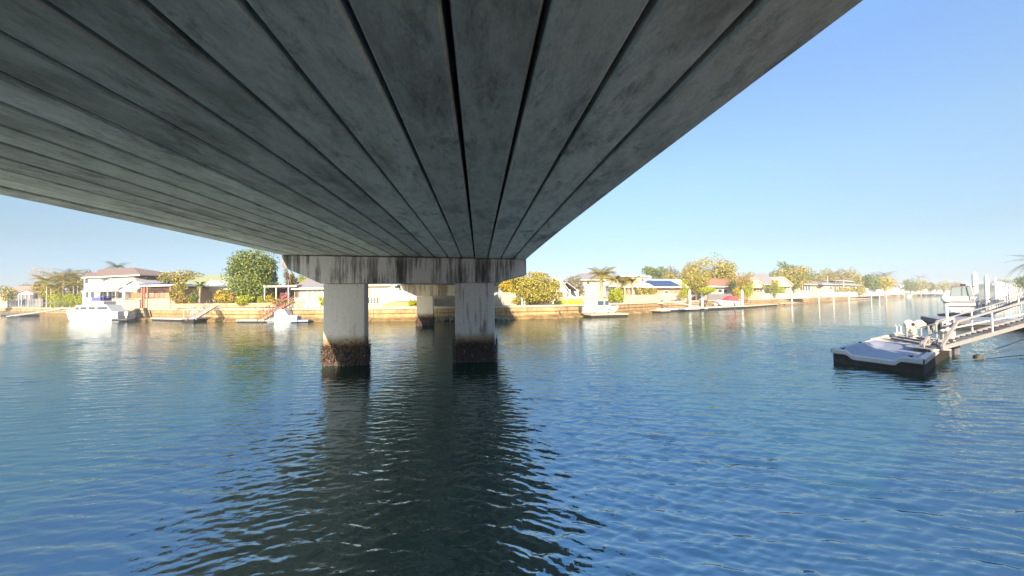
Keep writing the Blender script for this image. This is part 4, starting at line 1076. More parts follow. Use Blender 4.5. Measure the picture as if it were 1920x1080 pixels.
# ================================================================ BOATS AND PONTOONS ON THE FAR BANK
# --- white flybridge cruiser
q0, q1 = ground(131, 601), ground(226, 602)
bc = (q0 + q1) / 2; bl = (q1 - q0).length * .8
cru = thing('cabin_cruiser', 'large white flybridge cruiser with blue canvas moored at the far left', 'boat', (bc.x + .3, bc.y, 0), PI - .06)
link('hull', hull_mesh(bl, 2.9, 1.45, sheer=.35), cru, loc=(0, 0, 0))
MB().prism([(-bl * .38, 1.42), (bl * .33, 1.55), (bl * .20, 2.55), (-bl * .28, 2.6)], -1.05, 1.05).build('cabin', MATS['gelcoat'], cru)
MB().prism([(-bl * .22, 2.6), (bl * .12, 2.6), (bl * .07, 3.1), (-bl * .22, 3.15)], -.9, .9).build('flybridge', MATS['gelcoat'], cru)
for a, b_2 in ((-.30, -.14), (-.10, .0), (.04, .13), (.16, .21)):
    for sg in (-1, 1): MB().b(bl * a, bl * b_2, sg * 1.05, sg * 1.075, 1.85, 2.25).build('window', MATS['glass'], cru)
MB().prism([(bl * .325, 1.72), (bl * .24, 2.35), (bl * .235, 2.35), (bl * .32, 1.72)], -.9, .9).build('windscreen', MATS['glass'], cru)
MB().prism([(-bl * .22, 3.95), (bl * .0, 4.05), (bl * .02, 3.95), (-bl * .22, 3.85)], -.85, .85).build('bimini', MATS['blue_canvas'], cru)
MB().b(-bl * .16, -bl * .02, -.8, .8, 3.2, 3.75).build('helm_cover', MATS['blue_canvas'], cru)
for x in (-.2, -.02):
    for sg in (-1, 1): MB().tube([(bl * x, sg * .8, 3.1), (bl * x, sg * .8, 3.9)], .03, 6).build('bimini_pole', MATS['steel'], cru)
mb = MB()
for k in range(7):
    x = bl * (.12 + .055 * k); yy = 1.25 * (1 - max(0, (.12 + .055 * k + .05) / .55) ** 2.2) + .05
    for sg in (-1, 1): mb.tube([(x, sg * yy, 1.5 + .03 * k), (x, sg * yy, 2.1 + .02 * k)], .018, 5)
mb.build('bow_rail_posts', MATS['steel'], cru, kind='stuff')
for sg in (-1, 1): MB().tube([(bl * (.12 + .055 * k), sg * (1.25 * (1 - max(0, (.17 + .055 * k) / .55) ** 2.2) + .05), 2.1 + .02 * k) for k in range(7)], .02, 5).build('bow_rail', MATS['steel'], cru)
MB().b(-bl * .5 - .9, -bl * .5, -1.1, 1.1, .25, .36).build('swim_platform', MATS['dark_trim'], cru)
q = ground(236, 602.5)
t = thing('tender', 'dark rubber tender with outboard lying at the stern of the big cruiser', 'dinghy', (q.x, q.y, 0), .2)
for sg in (-1, 1): MB().tube([(-1.3, sg * .6, .25), (.6, sg * .6, .28), (1.3, sg * .2, .5)], .22, 9).build('tube', MATS['dark_trim'], t)
MB().b(-1.2, .9, -.5, .5, .1, .2).build('floor', MATS['tray_grey'], t)
ob = MB().b(-.1, .35, -.2, .2, .9, 1.5); ob.build('engine_cowl', MATS['gelcoat'], t); MB().b(.0, .2, -.1, .1, .0, .9).build('engine_leg', MATS['alu'], t)
MB().tube([(.5, -.55, .4), (.95, -.55, 1.4), (1.1, 0, 1.7), (.95, .55, 1.4), (.5, .55, .4)], .05, 6).build('arch', MATS['dark_trim'], t)
# --- dark slanting beams against the wall; the left one stands in for a shadow
for (xa, ya, xb, yb, d, lab) in ((272, 578, 281, 602, 62, 'dark slanting beam standing in for a shadow right of the tender'), (383, 580, 393, 602, 57, 'dark weedy slanting timber strut under the second gangway')):
    a, b_2 = at(xa, ya, d), at(xb, yb, d - .6); b_2.z = -.6
    o = MB().beam((0, 0, 0), b_2 - a, .45, .35).build('dark_slanting_beam', MATS['wet'], loc=a); tag(o, lab, 'strut')
o = MB().beam((0, 0, 0), at(1052, 592, 52.3) - at(1042, 570, 53.5), .16, .16).build('dark_slanting_beam', MATS['wet'], loc=at(1042, 570, 53.5)); tag(o, 'thin dark slanting prop against the sea wall left of the cabin boat', 'strut')
# --- pontoons left of the bridge
pontoon('pontoon', 'long cream edged pontoon between the tender and the grey framed dock', ground(283, 601), ground(341, 602.5), 2.2, .45, 'dock_white', posts=5)
pp = ground(341, 603); t = pontoon('dock', 'small grey dock with a square pipe frame beside the cream pontoon', ground(342, 604), ground(363, 604), 2.0, .6, 'alu', nplank=6)
for x in (.08, 1.7):
    for y in (.1, 1.8): MB().tube([(x, y, .6), (x, y, 1.75)], .05, 6).build('frame_post', MATS['white'], t)
for y in (.1, 1.8): MB().tube([(.08, y, 1.75), (1.7, y, 1.75)], .05, 6).build('frame_rail', MATS['white'], t)
MB().b(.6, 1.2, .5, .9, .6, 1.2).build('pump_box', MATS['steel'], t)
a = ground(352, 601, .5); gangway('gangway', 'pale gangway rising to the bank above the grey framed dock', (a.x, a.y + .5, .6), tuple(at(402, 573, 55.5)), 1, 1, 'alu', n=6)
pontoon('pontoon', 'low cream pontoon left of the white covered dinghy', ground(443, 605), ground(504, 605), 2.4, .4, 'dock_white', nplank=24, posts=0)
a = ground(484, 602, .4); gangway('gangway', 'red brown timber sided gangway rising beside the covered dinghy', (a.x, a.y + .4, .45), tuple(at(538, 570, 51.5)), 1, 1, 'red_timber', n=9)
q = ground(532, 605); t = thing('runabout', 'small white runabout with a curved dark arch by the red brown gangway', 'boat', (q.x, q.y, 0), .15)
link('hull', hull_mesh(3.4, 1.7, .75, sheer=.2), t); MB().prism([(-1.2, .75), (.9, .85), (.3, 1.7), (-.6, 1.75)], -.65, .65).build('cabin', MATS['gelcoat'], t)
MB().tube([(-1.2, -.75, .5), (-1.05, -.75, 1.3), (-.6, -.75, 1.8), (.1, -.75, 2.0)], .08, 7).build('arch', MATS['shade_wall'], t); MB().b(1.0, 1.9, -.7, .7, .1, .8).build('stern_cover', MATS['tray_grey'], t)
MB().b(1.9, 3.2, -.6, .6, .1, .35).build('swim_platform', MATS['tray_grey'], t)
# --- cabin boat on its dock, right of the bridge
p0, p1 = ground(1098, 592.5), ground(1178, 593.5)
pontoon('pontoon', 'weathered dock under the white cabin boat right of the bridge', ground(1108, 595.5), ground(1178, 593.5), 2.6, .5, 'tan_block', nplank=16)
pontoon('pontoon', 'low pale dock left of the white cabin boat', ground(1063, 592), ground(1093, 592), 2.0, .35, 'dock_white', nplank=8)
q = ground(1129, 594.2); t = thing('cabin_boat', 'white cabin boat with two dark square windows sitting high on its dock', 'boat', (q.x, q.y + 1.2, .62), .03)
BL = 72 / 700 * q.y
link('hull', hull_mesh(BL, 2.2, .72, sheer=.16, draft=.2), t)
MB().prism([(-BL * .46, .72), (BL * .26, .8), (BL * .17, 1.72), (-BL * .10, 1.98), (-BL * .42, 1.94)], -.9, .9).build('cabin', MATS['gelcoat'], t)
for a, b_2 in ((-.11, .06), (.09, .19)):
    for sg in (-1, 1): MB().b(BL * a, BL * b_2, sg * .9, sg * .925, 1.05, 1.68).build('window', MATS['glass'], t)
MB().prism([(BL * .265, .88), (BL * .19, 1.6), (BL * .195, 1.6), (BL * .27, .88)], -.8, .8).build('windscreen', MATS['pale_glass'], t)
for sg in (-1, 1): MB().b(-BL * .47, BL * .4, sg * 1.08, sg * 1.11, .46, .54).build('rub_rail', MATS['dock_grey'], t)
MB().b(-BL * .5 - .35, -BL * .5 + .05, -.2, .2, .3, .95).build('outboard', MATS['dark_trim'], t)
for k in range(3): MB().tube([(BL * (.28 + .08 * k), -.9 + .3 * k, .85), (BL * (.28 + .08 * k), -.9 + .3 * k, 1.3)], .02, 5).build('rail_post', MATS['steel'], t)
for x in (-.2, .18): MB().b(BL * x - .15, BL * x + .15, -1.0, 1.0, -.12, .05).build('cradle', MATS['dock_grey'], t)
pile('thin white post at the low pale dock left of the cabin boat', ground(1064, 592), 2.7, .07, 'pile_white', False, None, 'post', False)
# --- white piles and pontoons
for (px, yt, yb, lab) in ((1246, 543.5, 580, 'first white pile from the left, wide and cut off flat at the top'), (1294, 542.5, 581, 'second white pile from the left, beside the small green tree'), (1317, 543.5, 579.5, 'third white pile from the left, under the lime tree'), (1350, 543.5, 576, 'fourth white pile from the left, left of the red covered boat'), (1392, 543, 577, 'fifth white pile, at the stern of the red covered boat'), (1431, 543, 572.5, 'sixth white pile, at the end of the long low pontoon')):
    p = ground(px, yb); zt = at(px, yt, p.y).z
    pile(lab, p, zt, .0030 * p.y, cone=px not in (1246, 1350))
for (px, yt, yb) in ((1223, 565, 582), (1378, 565, 579), (1322, 562, 582)):
    p = ground(px, yb); pile({1223: 'thin dark timber pile at the left end of the tan pontoon', 1378: 'thin dark timber pile right of the red covered boat', 1322: 'thin dark pile under the lime tree'}[px], p, at(px, yt, p.y).z, .13, 'wet', False, None, sleeve=False)
pontoon('pontoon', 'low tan pontoon at the first white pile', ground(1217, 585.5), ground(1240, 586.5), 2, .45, 'coping', nplank=8)
pontoon('pontoon', 'bright white pontoon between the first and third white piles', ground(1241, 585), ground(1312, 583), 2.4, .55, 'white', nplank=22, posts=6)
pontoon('pontoon', 'grey white pontoon in front of the red covered boat', ground(1312, 582.5), ground(1399, 578), 2.6, .6, 'dock_white', nplank=24)
pontoon('pontoon', 'long low sandy pontoon from the red covered boat to the sixth pile', ground(1400, 577.5), ground(1458, 573), 2.4, .5, 'coping', nplank=20)
a = ground(1300, 579, .6); gangway('gangway', 'grey gangway between the second and third white piles', (a.x + 2.5, a.y, .6), (a.x - 3.5, a.y + 3.2, 2.1), 1, .9, 'alu', n=5)
q = ground(1372, 578.5); t = thing('runabout', 'white speedboat under a red canvas cover on the grey white pontoon', 'boat', (q.x, q.y + 1.6, .75), PI + .25)
link('hull', hull_mesh(5.2, 2.0, .8, sheer=.25, draft=.25), t); MB().prism([(-2.5, .8), (.7, .9), (.3, 1.5), (-.7, 2.0), (-1.9, 1.7)], -.85, .85).build('canvas_cover', MATS['red_canvas'], t)
MB().b(-2.9, -2.55, -.2, .2, .4, 1.3).build('outboard', MATS['dark_trim'], t)
q = ground(1352, 578.5); t = thing('jet_ski', 'white covered jet ski left of the red covered boat', 'jet ski', (q.x, q.y + 1.2, .6), PI + .2)
MB().prism([(-1.3, .1), (1.2, .1), (1.4, .45), (.5, .6), (.2, 1.0), (-.1, 1.0), (-.3, .65), (-1.3, .6)], -.45, .45).build('body', MATS['gelcoat'], t); MB().tube([(.15, -.4, 1.05), (.15, .4, 1.05)], .03, 6).build('handlebar', MATS['dark_trim'], t)
# --- farther jetties
for (xa, ya, xb, yb, lab) in ((1470, 571.5, 1520, 567.8, 'sandy low pontoon below the pointed gable'), (1524, 567.2, 1566, 565, 'pale pontoon left of the dark boathouse doors'), (1592, 563.3, 1640, 560.2, 'white edged pontoon right of the dark boathouse doors'), (1648, 559.5, 1672, 558.2, 'short pontoon below the golden thicket'), (1680, 557.8, 1712, 556, 'pale pontoon below the rounded green tree')):
    pontoon('far_pontoon', lab, ground(xa, ya), ground(xb, yb), 2.5, .5, 'dock_white', nplank=8)
for (xa, ya, xb, yb, d, lab) in ((1447, 561, 1453, 571, 108, 'dark strut left of the sandy low pontoon'), (1518, 556, 1523, 566, 138, 'first dark strut below the balcony house'), (1538, 556, 1541, 564, 145, 'second dark strut below the balcony house')):
    a, b_2 = at(xa, ya, d), at(xb, yb, d); o = MB().beam((0, 0, 0), b_2 - a, .7, .5).build('dark_slanting_beam', MATS['wet'], loc=a); tag(o, lab, 'strut')
for (px, py, d, lab) in ((1704, 556, 260, 'small white boat with dark windows moored near the rounded green tree'), (1775, 553.5, 330, 'white motor boat moored far off left of the houseboat'), (1760, 554, 320, 'small dark hulled boat left of the far white motor boat')):
    q = base(px, d, 0); t = thing('far_boat', lab, 'boat', q, .5)
    link('hull', hull_mesh(8, 2.8, 1.4, m='dark_trim' if 'dark hulled' in lab else 'gelcoat'), t); MB().prism([(-3, 1.4), (1.5, 1.5), (.6, 2.8), (-2.6, 2.8)], -1.1, 1.1).build('cabin', MATS['gelcoat'], t); MB().b(-2.2, .6, -1.14, -1.1, 1.9, 2.4).build('window', MATS['glass'], t)
for k, px in enumerate((1485, 1536, 1563, 1592, 1634, 1649, 1662, 1727, 1741)):
    q = ground(px, 571 - (px - 1480) * .063); o = pile(['thin white pole at the sandy low pontoon', 'thin pole right of the balcony house', 'thin pole left of the dark boathouse doors', 'white pole right of the dark boathouse doors', 'pole at the right end of the white edged pontoon', 'pole left of the golden thicket', 'pole under the golden thicket', 'thin white pole under the lone palm', 'thin white pole right of the lone palm'][k], q, 4.2, .16, 'pile_white', False, 'thin poles along the far jetties', sleeve=False)

# ================================================================ NEAR RIGHT: BOAT DOCK AND GANGWAYS
ZT = .57
PL, PF, PR, PB = ground(1560, 654, ZT), ground(1731, 674, ZT), ground(1760, 653, ZT), ground(1636, 637, ZT)
dock = thing('dock', 'grey moulded drive on boat dock floating near right with a raised rim', 'dock', (PL.x, PL.y, 0))
O = Vector((PL.x, PL.y, 0))
def D(u, v, z):   # u along the front edge, v towards the back
    p = PL * (1 - u) * (1 - v) + PF * u * (1 - v) + PR * u * v + PB * (1 - u) * v
    return Vector((p.x - O.x, p.y - O.y, z))
def dip(u):       # rim height along the front
    def ss(a, b_2, x): t_ = min(1, max(0, (x - a) / (b_2 - a))); return t_ * t_ * (3 - 2 * t_)
    return ZT - .17 * ss(.17, .27, u) * (1 - ss(.72, .80, u))
us = [k / 44 for k in range(45)]
mb = MB()
for u0, u1 in zip(us[:-1], us[1:]):      # float hull under the rim, front
    mb.quad(D(u0, .02, -.45), D(u1, .02, -.45), D(u1, .02, dip(u1) - .17), D(u0, .02, dip(u0) - .17))
mb.quad(D(1, .02, -.45), D(1, 1, -.45), D(1, 1, ZT - .1), D(1, .02, ZT - .1)); mb.quad(D(0, 1, -.45), D(0, .02, -.45), D(0, .02, ZT - .1), D(0, 1, ZT - .1)); mb.quad(D(1, 1, -.45), D(0, 1, -.45), D(0, 1, ZT - .1), D(1, 1, ZT - .1))
mb.build('float_hull', MATS['black_hull'], dock)
mb = MB()
rw = .07
prof = [(-.02, -.18), (-.05, -.15), (-.05, -.02), (.03, .025), (rw, 0.0)]
rows = []
for u in us: rows.append([D(u, a / 4.2, dip(u) + b_2) for a, b_2 in prof])
for r0, r1 in zip(rows[:-1], rows[1:]):
    for k in range(4): mb.quad(r0[k], r1[k], r1[k + 1], r0[k + 1])
mb.build('front_rim', MATS['tray_rim'], dock)
for nm, uu, sg in (('side_rim', 1.0, -1), ('side_rim', 0.0, 1)):
    mb = MB(); rows = []
    for k in range(21):
        v = k / 20; rows.append([D(uu - sg * .012, v, ZT - .18), D(uu - sg * .015, v, ZT), D(uu + sg * .02, v, ZT + .028), D(uu + sg * .055, v, ZT + .003)])
    for r0, r1 in zip(rows[:-1], rows[1:]):
        for k in range(3): mb.quad(r0[k], r1[k], r1[k + 1], r0[k + 1])
    mb.build(nm, MATS['tray_rim'], dock)
mb = MB(); nu, nv = 60, 24
def tz(u, v):
    s = min(1, max(0, (u - .06) / .2)); e = min(1, max(0, (.95 - u) / .1)); bb = min(1, max(0, (.97 - v) / .1))
    z = ZT - .20 * (s * s * (3 - 2 * s)) * e * bb
    if u < .45: z += .028 * max(0, math.sin((u - .08) * 2 * PI / .062)) * (1 - min(1, u / .45)) * (1 if .06 < v < .75 else 0)
    return min(z, dip(u) - .005) if v < .1 else z
V = [[D(.02 + .95 * i / nu, .03 + .96 * j / nv, tz(.02 + .95 * i / nu, .03 + .96 * j / nv)) for i in range(nu + 1)] for j in range(nv + 1)]
st = len(mb.v)
for r_ in V: mb.v += [tuple(p) for p in r_]
for j in range(nv):
    for i in range(nu): mb.f.append((j * (nu + 1) + i, j * (nu + 1) + i + 1, (j + 1) * (nu + 1) + i + 1, (j + 1) * (nu + 1) + i))
mb.build('tray', MATS['tray_grey'], dock, smooth=True)
for u, v in ((.12, .04), (.88, .04), (.97, .55), (.03, .6)):
    p = D(u, v, ZT + .03); mb = MB().beam(p - Vector((.09, 0, -.03)), p + Vector((.09, 0, .03)), .03, .025); mb.b(p.x - .03, p.x + .03, p.y - .03, p.y + .03, p.z - .03, p.z + .03)
    mb.build('cleat', MATS['dark_trim'], dock)
# rear ribbed half
QB, QR = ground(1690, 624, .55), ground(1797, 639, .55)
def E_(u, v, z):
    p = PB * (1 - u) * (1 - v) + PR * u * (1 - v) + QR * u * v + QB * (1 - u) * v
    return Vector((p.x - O.x, p.y - O.y, z))
mb = MB()
for (a, b_2) in (((0, 0), (0, 1)), ((0, 1), (1, 1)), ((1, 1), (1, 0))): mb.quad(E_(*a, -.4), E_(*b_2, -.4), E_(*b_2, .5), E_(*a, .5))
mb.build('rear_float', MATS['black_hull'], dock)
nb = 11
for k in range(nb):
    v0, v1 = (k + .06) / nb, (k + .94) / nb; zz = .5 + (.05 if k % 3 == 0 else 0)
    mb = MB(); a, b_2, c, d = E_(.0, v0, zz), E_(1, v0, zz), E_(1, v1, zz), E_(.0, v1, zz)
    lo = Vector((0, 0, .1)); mb.quad(a, b_2, c, d); mb.quad(a - lo, b_2 - lo, b_2, a); mb.quad(d, c, c - lo, d - lo); mb.quad(a - lo, a, d, d - lo); mb.quad(b_2, b_2 - lo, c - lo, c)
    mb.build('rear_deck_rib', MATS['beige_plastic'], dock)
MB().beam(E_(-.01, 0, .54), E_(-.01, 1, .54), .12, .16).build('side_rim', MATS['tray_rim'], dock)
for k in range(3):
    MB().beam(E_(.2 + .02 * k, .25 + .22 * k, .6), E_(.72, .12 + .24 * k, .6), .09, .08).build('bunk_rail', MATS['dock_grey'], dock)
# handrail with three posts on the dock's right side
hr = thing('handrail', 'three post aluminium handrail on the right side of the boat dock', 'handrail', (0, 0, 0))
a, b_2 = ground(1728, 651, .55), ground(1757, 653, .57); tp = at(1728, 614, a.y).z
hr.location = a; dl = b_2 - a; dl.z = 0; ht = tp - a.z
for k in range(3): MB().tube([dl * (k / 2), dl * (k / 2) + Vector((0, 0, ht + .1 * k))], .035, 7).build('post', MATS['alu'], hr)
MB().tube([(0, 0, ht), dl + Vector((0, 0, ht + .2))], .035, 7).build('top_rail', MATS['alu'], hr); MB().tube([(0, 0, ht * .1), dl * .5 + Vector((0, 0, ht * .42)), dl + Vector((0, 0, ht * .2))], .022, 6).build('mid_rail', MATS['alu'], hr)
# outboard motor / winch on its stand
a = ground(1713, 634, .55); d_ = a.y; k_ = d_ / 700
mo = thing('outboard_motor', 'beige weathered outboard motor standing upright on the rear dock', 'motor', a)
MB().sphere((.28, 0, k_ * 25), (.32, .24, .24), 10, 7, .08).build('cowl', MATS['beige_plastic'], mo)
MB().sphere((-.22, 0, k_ * 24), (.22, .2, .28), 9, 6, .12).build('bracket', MATS['beige_plastic'], mo)
MB().tube([(-.2, -.2, k_ * 26), (-.2, .2, k_ * 26)], .09, 9).build('drum', MATS['dark_trim'], mo)
MB().beam((0, 0, 0), (0, 0, k_ * 20), .22, .16).build('leg', MATS['beige_plastic'], mo); MB().beam((-.36, 0, 0), (-.36, 0, k_ * 22), .07, .07).build('stand_post', MATS['alu'], mo); MB().beam((.3, 0, 0), (-.2, 0, k_ * 14), .07, .07).build('brace', MATS['alu'], mo)
MB().b(-.45, .45, -.25, .25, 0, .06).build('base_plate', MATS['alu'], mo)
# short white posts on the back edge
a = ground(1686, 626, .55); t = thing('boarding_ladder', 'short pair of white ladder rails at the back edge of the dock', 'ladder', a)
for x in (-.12, .12): MB().tube([(x, 0, -.4), (x, 0, .42), (x * .8, .1, .5)], .03, 6).build('rail', MATS['white'], t)
for z in (-.3, -.05): MB().tube([(-.12, 0, z), (.12, 0, z)], .022, 6).build('rung', MATS['white'], t)
# gate frame and globe lamp
a = ground(1768, 650, .57); t = thing('gate_frame', 'open white pipe gate frame at the foot of the near gangway', 'gate', a); k_ = a.y / 700
w1 = k_ * 21; hgt = a.z * 0 + k_ * 48
MB().beam((0, 0, 0), (0, 0, hgt * .92), .06, .06).build('post', MATS['alu'], t); MB().beam((w1, 0, 0), (w1, 0, hgt * 1.12), .09, .09).build('post', MATS['alu'], t)
MB().beam((0, 0, hgt * .92), (w1, 0, hgt * 1.12), .07, .07).build('top_bar', MATS['white'], t); MB().beam((.1, 0, hgt * .78), (w1 - .1, 0, hgt * .9), .05, .05).build('lower_bar', MATS['white'], t)
a = ground(1778, 650, .57); t = thing('globe_lamp', 'white globe lamp on a thin white pole beside the gangway foot', 'lamp', a); k_ = a.y / 700
MB().tube([(0, 0, 0), (0, 0, k_ * 84)], .045, 9).build('pole', MATS['pile_white'], t); MB().sphere((0, 0, k_ * 89), .16, 16, 10).build('globe', MATS['lamp_glass'], t, smooth=True); MB().tube([(0, 0, k_ * 82), (0, 0, k_ * 84.5)], .10, 10).build('collar', MATS['dark_trim'], t); MB().b(-.17, .17, -.14, .14, 0, .65).build('service_box', MATS['dock_white'], t)
# near gangway: chord, handrails, braces
a = ground(1766, 655, .6); g1 = thing('gangway', 'wide near aluminium gangway climbing off the right edge from the boat dock', 'gangway', a)
ed = at(1920, 612, a.y + .6); dv = (ed - a); dv = dv * (9.2 / dv.length); bw = Vector((-dv.y, dv.x, 0)).normalized() * .62
MB().beam((0, 0, .05), dv + Vector((0, 0, .05)), .07, .15).build('chord', MATS['alu'], g1); MB().beam(bw + Vector((0, 0, .05)), bw + dv + Vector((0, 0, .05)), .06, .12).build('chord', MATS['alu'], g1)
sl = MB().beam(bw * .05, bw * .95, .2, .03).mesh('deck_slat', MATS['dock_grey'])
for k in range(30): link('deck_slat', sl, g1, loc=dv * ((k + .5) / 30) + Vector((0, 0, .04)))
for q_, s0 in ((Vector((0, 0, 0)), 0), (bw, 1)):
    T0 = at(1795, 603, a.y + .15) - a if s0 == 0 else (at(1795, 603, a.y + .15) - a) + bw
    slope = dv.z / Vector((dv.x, dv.y)).length
    hd = Vector((dv.x, dv.y, 0)).normalized(); T1 = T0 + hd * 8.2 + Vector((0, 0, 8.2 * (slope + .02)))
    MB().beam(T0, T1, .05, .08 if s0 == 0 else .035).build('handrail', MATS['alu'], g1)
    MB().beam(q_ + Vector((0, 0, .1)), T0, .07, .09).build('end_brace', MATS['alu'], g1)
    for k in (2, 4, 6):
        e = q_ + dv * (k / 7) + Vector((0, 0, .12)); tt = T0 + (T1 - T0) * max(0, (k - .62) / 6.4)
        MB().beam(e, tt, .04, .04).build('brace', MATS['white'], g1)
MB().tube([(.1, .1, .75) , dv * .35 + Vector((0, .1, .55)), dv * .7 + Vector((0, .1, .35))], .03, 6).build('hose_rail', MATS['white'], g1)
MB().b(-.1, .5, .1, 1.3, -.06, -.01).build('landing_plate', MATS['tray_rim'], g1)
for px, py in ((1775, 668), (1791, 664)):
    b_3 = ground(px, py, 0); MB().tube([(b_3.x - a.x, b_3.y - a.y, -1.1), (b_3.x - a.x, b_3.y - a.y, -.05)], .16, 10).build('support_pile', MATS['dock_grey'], g1)
# mooring ropes and buoy
for (xa, ya, xb, yb, lab) in ((1842, 662, 1935, 630, 'dark mooring rope rising from the buoy to the right edge'), (1786, 676, 1935, 664, 'long thin rope lying low across the water below the gangway')):
    a, b_2 = ground(xa, ya, .05), ground(xb, yb, .35 if ya < 670 else .12); mid = (a + b_2) / 2; mid.z -= .04
    o = MB().tube([(0, 0, 0), mid - a, b_2 - a], .018, 5).build('mooring_rope', MATS['rope'], loc=a); tag(o, lab, 'rope')
q = ground(1834, 670, .05); o = MB().sphere((0, 0, 0), (.15, .15, .14), 12, 8, .06).build('buoy', MATS['wet'], loc=q); tag(o, 'small dark weedy buoy floating under the near gangway', 'buoy')
# --- boat platform behind
b_2 = ground(1762, 600, .62)
t = thing('boat_lift_platform', 'dark flat floating platform under the moored houseboat', 'dock', (b_2.x, b_2.y, 0), R(-38))
ww = 4.6; dd = 6.5
MB().b(.1, ww - .1, .1, dd - .1, -.3, .28).build('float', MATS['black_hull'], t); MB().b(0, ww, 0, dd, .3, .62).build('deck', MATS['dock_grey'], t); 
for k in range(14): MB().b(.04 + (ww - .08) * k / 14 + .02, .04 + (ww - .08) * (k + 1) / 14 - .02, .05, dd - .05, .623, .655).build('deck_board', MATS['tray_grey'], t)
q = base(1806, 41, .95); t = thing('houseboat', 'grey white boat with a tall glazed wheelhouse standing on the dark platform', 'boat', q, .62); k_ = q.y / 700
link('hull', hull_mesh(4.2, 2.05, 1.0, sheer=.12, draft=.3, m='gelcoat'), t)
for z, hh in ((.4, .12), (.88, .1)):
    for sg in (-1, 1): MB().b(-2.05, 1.1, sg * 1.02, sg * 1.06, z, z + hh).build('hull_stripe', MATS['dock_grey'], t)
    MB().b(-2.14, -2.105, -.98, .98, z, z + hh).build('stern_stripe', MATS['dock_grey'], t)
MB().prism([(-1.5, 1.03), (1.0, 1.03), (1.0, 1.5), (-1.5, 1.5)], -.85, .85).build('cabin', MATS['gelcoat'], t)
for x in (-1.4, -.2, .95):
    for sg in (-1, 1): MB().beam((x, sg * .82, 1.5), (x * .85, sg * .72, 2.55), .07, .07).build('frame_post', MATS['dock_grey'], t)
MB().beam((-1.4, 0, 1.5), (-1.19, 0, 2.55), .07, .07).build('frame_post', MATS['dock_grey'], t)
for xa, xb in ((-1.36, -.24), (-.16, .91)):
    for sg in (-1, 1): MB().poly([(xa, sg * .81, 1.53), (xb, sg * .81, 1.53), (xb * .86, sg * .73, 2.5), (xa * .86, sg * .73, 2.5)]).build('window', MATS['pale_glass'], t)
for xx in (.95, -1.41): MB().poly([(xx, -.78, 1.53), (xx, .78, 1.53), (xx * .86, .7, 2.5), (xx * .86, -.7, 2.5)]).build('windscreen', MATS['pale_glass'], t)
MB().b(-1.3, .95, -.85, .85, 2.55, 2.63).build('roof', MATS['grey_roof'], t); MB().beam((-1.5, -.6, 2.9), (-1.9, -.9, 1.1), .06, .06).build('arch_pole', MATS['white'], t); MB().b(-.25, .05, -.2, .2, 2.63, 2.85).build('radar', MATS['dark_trim'], t)
for x in (-.9, .9): MB().tube([(x, -1.0, -.35), (x, -1.0, .2)], .07, 7).build('lift_post', MATS['white'], t)
# --- tall white piles with cone caps
for (px, yt, d, r_, lab) in ((1828.5, 509.5, 40, .21, 'taller of the two big cone capped white piles at right, in front'), (1850.5, 515, 42, .19, 'shorter of the two big cone capped white piles at right'), (1867, 519, 62, .13, 'thin grey pile right of the two big white piles')):
    q = base(px, d, 0); zt = at(px, yt, d).z; pile(lab, q, zt, r_, 'pile_white', True, 'big mooring piles behind the gangway')
for k in range(9):
    px = 1872 + k * 5.2; d = 85 + k * 13; q = base(px, d, 0); pile('thin white pile in the receding row between the big piles and the right edge', q, at(px, 523 + k * 2, d).z, .22, 'pile_white', False, 'receding row of thin white piles at the right', sleeve=False)
q = base(1862, 55, 0); t = thing('small_boat', 'small dark covered boat between the white piles and the far gangway', 'boat', q, .3)
link('hull', hull_mesh(4.2, 1.9, .9), t); MB().prism([(-1.6, .9), (1.2, .95), (.6, 1.7), (-1.0, 1.8)], -.8, .8).build('canvas_cover', MATS['dock_grey'], t); MB().b(-2.5, -2.1, -.2, .2, .4, 1.2).build('outboard', MATS['dark_trim'], t)
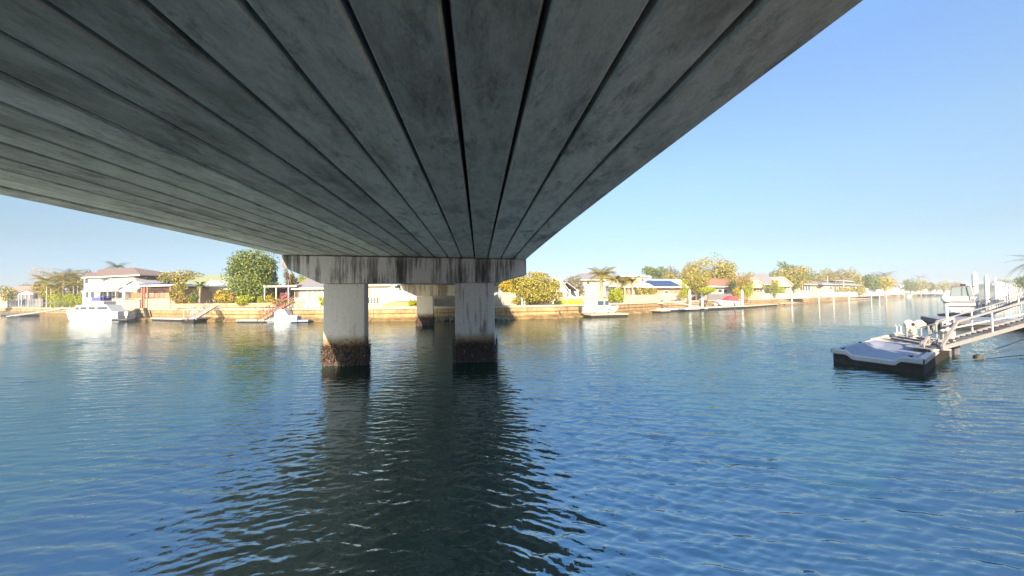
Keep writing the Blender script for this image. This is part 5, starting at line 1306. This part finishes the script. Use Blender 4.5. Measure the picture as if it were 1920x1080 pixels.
# --- second gangway behind, rising to the right edge
a = at(1842, 592, 36); b_2 = at(1960, 548, 34)
gangway('gangway', 'farther truss gangway rising past the white piles to the right edge', a, b_2, 1.3, 1.15, 'alu', n=6)
pontoon('pontoon', 'grey floating landing at the foot of the farther truss gangway', ground(1836, 599), ground(1866, 596), 3, .5, 'dock_grey', nplank=8)
# ================================================================ NEAR BANK BEHIND THE CAMERA (unseen trees; those by the dock and piles are added to cast shade)
def free_tree(name, label, x, y, h, w, leaf, n=1500):
    root = thing(name, label, 'tree', (x, y, 1.9))
    lobes = [(0, 0, h * .6, w * .7, w * .7, h * .34)] + [(w * .5 * math.cos(k), w * .5 * math.sin(k), h * (.45 + .07 * (k % 4)), w * .4, w * .4, h * .2) for k in range(6)]
    me = crown_mesh(lobes, n, .22, int(x * 7 + y * 3) % 999 + 5); me.materials.append(MATS[leaf]); link('crown', me, root)
    MB().tube([(0, 0, -.1), (.1, 0, h * .35), (0, .1, h * .75)], [.22, .16, .06], 8).build('trunk', MATS['bark'], root)
for x, y, h, w, lab in ((12.6, 2.6, 7.9, 2.7, 'unseen tree added on the near bank to shade the boat dock'), (44.5, 26.2, 5.6, 2.6, 'unseen bushy tree added on the near bank to shade the platform of the houseboat'),
                      (49.5, 30.4, 5.9, 2.6, 'second unseen bushy tree added on the near bank to shade the big white piles'), (54.5, 33.6, 5.6, 2.6, 'third unseen bushy tree added on the near bank to shade the big white piles'), (-16, -24, 8, 4, 'broad tree on the near bank left of the bridge')):
    free_tree('unseen_bank_tree', lab, x, y, h, w, 'leaf_green', 5000 if y < 5 else 2500)

# ================================================================ AIR
def haze():
    m = bpy.data.materials.new('air'); m.use_nodes = True; nt = m.node_tree; nt.nodes.clear()
    o = nt.nodes.new('ShaderNodeOutputMaterial'); v = nt.nodes.new('ShaderNodeVolumePrincipled')
    v.inputs['Color'].default_value = (.80, .90, 1, 1); v.inputs['Density'].default_value = HAZE; v.inputs['Anisotropy'].default_value = .0
    nt.links.new(v.outputs[0], o.inputs['Volume'])
    MB().b(-700, 1500, -120, 1600, -4.5, 24).build('haze', m, kind='stuff', label='thin bright morning air over the whole canal')
HAZE = .0007
haze()
